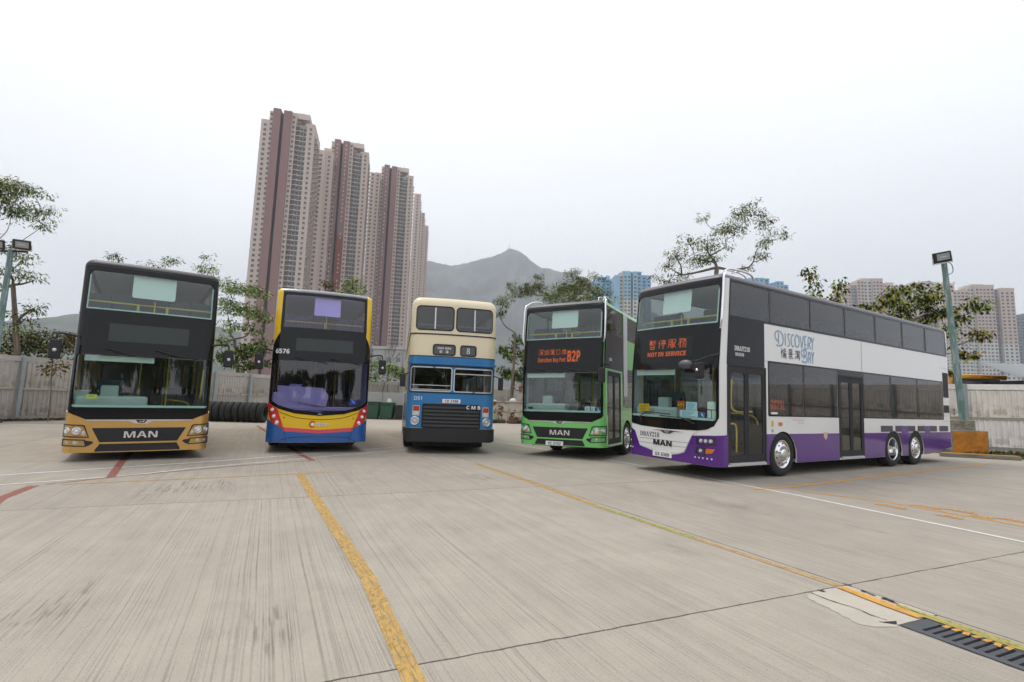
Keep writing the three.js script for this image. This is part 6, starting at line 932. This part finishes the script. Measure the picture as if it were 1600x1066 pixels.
tree('tree', 'thin twigs showing over the middle of the gold bus roof', null, { ahead: 31, leaf: 'fine', seed: 46, r: 0.07, density: 0.6, pods: 0.05, clumps: [[238, 412, 14, 5, 0.7], [262, 409, 13, 5, 0.7], [272, 404, 5, 3, 0.5], [250, 430, 30, 12], [255, 470, 40, 24]] });
tree('tree', 'sparse tree with dark pods over the right corner of the gold bus roof', null, { ahead: 31, leaf: 'fine', seed: 47, r: 0.09, pods: 0.16, density: 0.75, clumps: [[322, 402, 10, 10, 0.9], [330, 420, 16, 12, 0.8], [312, 420, 10, 7, 0.8], [343, 438, 14, 10, 0.7], [310, 445, 22, 14]] });
tree('tree', 'light green tree between the gold bus and the yellow bus', null, { ahead: 38, leaf: 'light', seed: 48, r: 0.16, foot: [374, 640], top: [366, 530], density: 0.95, clumps: [[366, 448, 24, 14, 0.9], [390, 452, 22, 12, 0.8], [355, 478, 22, 18, 0.9], [385, 484, 26, 14, 1], [408, 492, 16, 12, 0.8], [412, 462, 14, 6, 0.6], [360, 508, 20, 12, 0.7], [392, 515, 22, 12, 0.6], [348, 535, 18, 14, 0.7]] });
tree('shrub', 'dense green bush over the fence left of the yellow bus', null, { ahead: 37, leaf: 'green', seed: 49, r: 0.1, clumps: [[372, 552, 20, 16], [396, 546, 22, 14], [412, 540, 14, 12], [352, 560, 18, 14], [402, 566, 20, 10], [380, 570, 22, 8]] });
tree('tree', 'leafy tree top over the left of the yellow bus roof', null, { ahead: 40, leaf: 'rust', seed: 50, r: 0.08, clumps: [[512, 446, 10, 9], [522, 458, 12, 8], [505, 470, 16, 16]] });
tree('tree', 'leafy tree top over the right of the yellow bus roof', null, { ahead: 40, leaf: 'light', seed: 51, r: 0.08, clumps: [[549, 442, 11, 10], [560, 452, 12, 8], [541, 455, 10, 7], [552, 475, 20, 16]] });
tree('shrub', 'yellow green creeper on the fence between the yellow bus and the cream bus', null, { ahead: 41.5, leaf: 'light', seed: 52, r: 0.07, clumps: [[590, 570, 12, 8], [606, 575, 16, 9, 1.2], [624, 580, 14, 8, 1.2], [634, 583, 12, 7], [586, 588, 10, 8], [612, 590, 12, 4, 0.6]] });
{ const [x, y, z] = at(603, 640, 43), t = thing('bare_tree', 'small bare tree before the low grey building', 'tree', null, [x, 0, z]); seed(53); const tw = []; const go = (p, d, l, r, n) => { const q = p.clone().addScaledVector(d, l); tw.push(limb([p.toArray(), p.clone().lerp(q, 0.5).add(new THREE.Vector3(rr(-0.06, 0.06), 0, rr(-0.06, 0.06))).toArray(), q.toArray()], r, r * 0.6, 5)); if (n) for (let i = 0; i < 3; i++) go(q, d.clone().add(new THREE.Vector3(rr(-0.7, 0.7), rr(-0.05, 0.35), rr(-0.6, 0.6))).normalize(), l * rr(0.55, 0.85), r * 0.6, n - 1); }; go(new THREE.Vector3(0, 3.2, 0), new THREE.Vector3(0.05, 1, 0), 0.9, 0.05, 4); part('trunk', limb([[0, 0, 0], [0.05, 1.6, 0], [0, 3.2, 0]], 0.1, 0.06), bark, t); part('branches', tw, bark, t); }
tree('tree', 'tree with red brown pods behind the gap right of the cream bus', null, { ahead: 41, leaf: 'fine', seed: 54, r: 0.14, foot: [800, 640], top: [805, 520], pods: 0.18, density: 1.0, clumps: [[788, 470, 20, 16, 0.7], [812, 455, 24, 12, 0.8], [835, 450, 26, 16, 1.2], [860, 462, 24, 14, 1.3], [800, 445, 14, 8, 0.6], [780, 490, 12, 12, 0.9], [838, 435, 14, 8, 0.7]] });
tree('tree', 'broad tree with dark pods behind the green bus roof', null, { ahead: 43, leaf: 'fine', seed: 55, r: 0.16, foot: [895, 640], top: [895, 500], pods: 0.12, density: 1.1, clumps: [[880, 450, 22, 16, 1.2], [905, 446, 26, 18, 1.3], [928, 456, 22, 14, 1.2], [896, 428, 22, 10, 0.5], [925, 432, 18, 10, 0.4], [945, 436, 12, 8, 0.25], [900, 470, 40, 14], [950, 466, 20, 10, 0.6]] });
tree('shrub', 'green bushes beside the rusty skip in the gap left of the green bus', null, { ahead: 42, leaf: 'green', seed: 56, r: 0.1, clumps: [[800, 552, 18, 16, 0.8], [822, 560, 16, 20], [790, 580, 18, 14, 0.9], [812, 585, 20, 14], [785, 545, 14, 12, 0.6], [806, 530, 16, 12, 0.5], [830, 590, 14, 12]] });
tree('shrub', 'dry brown bush low beside the green bus', null, { ahead: 40.5, leaf: 'rust', seed: 57, r: 0.06, clumps: [[816, 606, 14, 8, 0.7], [826, 598, 10, 8, 0.7]] });
tree('tree', 'tall spreading tree with brown pods above the purple bus roof', null, { ahead: 30, leaf: 'fine', seed: 58, r: 0.2, foot: [1112, 660], top: [1120, 418], pods: 0.17, density: 0.78, clumps: [[1165, 335, 32, 20, 0.9], [1130, 360, 26, 12, 0.8], [1190, 345, 26, 16, 0.8], [1150, 355, 24, 16, 1], [1105, 380, 28, 14, 1.1], [1075, 378, 22, 12, 1], [1055, 400, 22, 14, 0.9], [1085, 405, 26, 14, 1], [1040, 415, 16, 10, 0.8], [1110, 400, 20, 12, 0.9], [1205, 365, 24, 10, 0.8], [1230, 366, 14, 8, 0.5], [1190, 380, 18, 8, 0.7], [1180, 398, 18, 7, 0.6], [1195, 403, 10, 6, 0.6], [1170, 418, 8, 6, 0.6], [1135, 385, 14, 10, 0.6], [1065, 430, 26, 10, 0.6], [1100, 340, 10, 6, 0.4], [1172, 318, 10, 8, 0.5], [1025, 430, 14, 8, 0.6], [1040, 440, 24, 7, 0.8]] });
tree('tree', 'leafy twigs standing over the middle of the purple bus roof', null, { ahead: 29, leaf: 'broad', seed: 59, r: 0.07, foot: [1285, 640], top: [1290, 470], density: 1.3, clumps: [[1264, 422, 6, 5], [1265, 432, 9, 6], [1273, 446, 9, 8], [1276, 460, 8, 6], [1311, 440, 7, 7], [1310, 455, 8, 8], [1307, 466, 8, 6], [1290, 470, 12, 4, 0.7], [1290, 490, 24, 10]] });
tree('tree', 'yellow green broad leaved tree behind the rear of the purple bus', null, { ahead: 28, leaf: 'broad', seed: 60, r: 0.2, foot: [1430, 650], top: [1425, 500], density: 1.15, clumps: [[1390, 464, 22, 12, 1.2], [1365, 478, 22, 8], [1405, 450, 14, 10], [1412, 478, 22, 14, 1.1], [1438, 470, 20, 16], [1460, 462, 16, 16, 0.9], [1432, 448, 12, 8, 0.6], [1468, 448, 10, 8, 0.7], [1450, 492, 22, 14, 0.8], [1480, 485, 18, 12, 0.7], [1500, 498, 12, 10, 0.8], [1486, 515, 14, 14, 0.7], [1340, 478, 22, 5, 0.8], [1400, 500, 30, 12]] });
tree('tree', 'open branch of golden leaves right of the lamp pole', null, { ahead: 27, leaf: 'broad', seed: 61, r: 0.09, foot: [1490, 650], top: [1492, 540], density: 0.9, clumps: [[1522, 472, 12, 8, 0.8], [1540, 474, 9, 6, 0.7], [1530, 483, 8, 5, 0.6], [1528, 518, 12, 12, 0.9], [1535, 525, 7, 7, 0.6], [1500, 495, 12, 8, 0.7], [1520, 555, 14, 7, 0.9], [1490, 548, 12, 12, 0.8], [1508, 552, 10, 6], [1485, 585, 8, 10, 0.6]] });
// trees standing behind the photographer, mirrored in the windscreens
[[-40, -34, 10], [-31, -38, 8], [-22, -36, 11], [-12, -40, 9], [-3, -37, 10], [7, -41, 12], [17, -36, 9], [27, -34, 11], [37, -28, 9]].forEach(([x, a, h], i) => {
  const L = new Leaves(), t = thing('tree', ['far left', 'left', 'taller left', 'left of centre', 'central', 'tallest', 'right of centre', 'taller right', 'far right'][i] + ' tree of the row behind the photographer', 'tree', 'trees behind the photographer', [x, 0, -a]); seed(70 + i);
  for (let j = 0; j < 300; j++) { let d; do { d = new THREE.Vector3(rr(-1, 1), rr(-1, 1), rr(-1, 1)); } while (d.lengthSq() > 1); const lump = noise(d.x * 2 + i * 3, d.z * 2 + 5), T = d.multiply(new THREE.Vector3(5.6, h * (0.3 + 0.2 * lump), 4.2)).add(new THREE.Vector3(0, h * 0.5, 0)), base = FOL.green.cols[j % 4]; for (let k = 0; k < 9; k++) L.add(T.x + rr(-0.7, 0.7), T.y + rr(-0.6, 0.6), T.z + rr(-0.7, 0.7), 0.8, 0.28, new THREE.Vector3(rr(-1, 1), rr(-1, 0.5), rr(-1, 1)), base); }
  part('trunk', limb([[0, 0, 0], [0.2, h * 0.3, 0], [0, h * 0.6, 0]], 0.25, 0.14), bark, t); part('crown', L.geo(), leafMat, t);
});
{ // grass at the foot of the right fence and weeds along the left one
  const L = new Leaves(); seed(80);
  for (let i = 0; i < 5200; i++) { const u = rnd(), q = rnd(), x = lerp(17.6, 26, u), a = lerp(20.6, 18.4, u) + (q - 0.5) * lerp(3.0, 3.6, u) - 0.2, g = [[0.15, 0.17, 0.06], [0.10, 0.14, 0.04], [0.22, 0.19, 0.09]][i % 3]; L.add(x, 0.01, -a, rr(0.08, 0.26), 0.012, new THREE.Vector3(rr(-0.6, 0.6), 1, rr(-0.6, 0.6)), g); }
  tag(part('grass', L.geo(), leafMat, scene), 'rough grass at the foot of the right fence', 'grass', null, 'stuff');
  const V = new Leaves(); for (let i = 0; i < 4200; i++) { const u = rnd(), x = lerp(-22.2, -18.3, u) + rr(0.1, 0.9), a = lerp(22, 33, u), g = [[0.14, 0.12, 0.06], [0.09, 0.12, 0.04], [0.20, 0.15, 0.09]][i % 3]; V.add(x, 0.01, -a, rr(0.05, 0.2), 0.014, new THREE.Vector3(rr(-1, 1), 0.8, rr(-1, 1)), g); }
  for (let i = 0; i < 2600; i++) { const u = rnd(), x = lerp(-11, 1.5, u), a = lerp(36.8, 38.4, u) + rr(-0.6, 0.4), g = [[0.20, 0.14, 0.09], [0.12, 0.10, 0.05]][i % 2]; V.add(x, 0.01, -a, rr(0.05, 0.2), 0.014, new THREE.Vector3(rr(-1, 1), 0.6, rr(-1, 1)), g); }
  tag(part('weeds', V.geo(), leafMat, scene), 'dry weeds and litter along the foot of the back fences', 'weeds', null, 'stuff');
  structure('verge', 'earth verge along the right fence', ribbon([[17.4, 19.4], [20.5, 17.9], [27, 15.6], [33, 13.5], [33, 17], [24, 21.6], [20, 23.2], [16.4, 22.6]], 0.008), std(0xffffff, 1, { map: dataTex(128, 128, (i, j) => { const L = 0.4 + 0.3 * (fbm(i / 10, j / 10, 4) - 0.5); return [L, L * 0.93, L * 0.72]; }, true) }));
}
scene.traverse((o) => { if (o.isMesh) o.castShadow = o.receiveShadow = true; });
renderer.render(scene, camera);
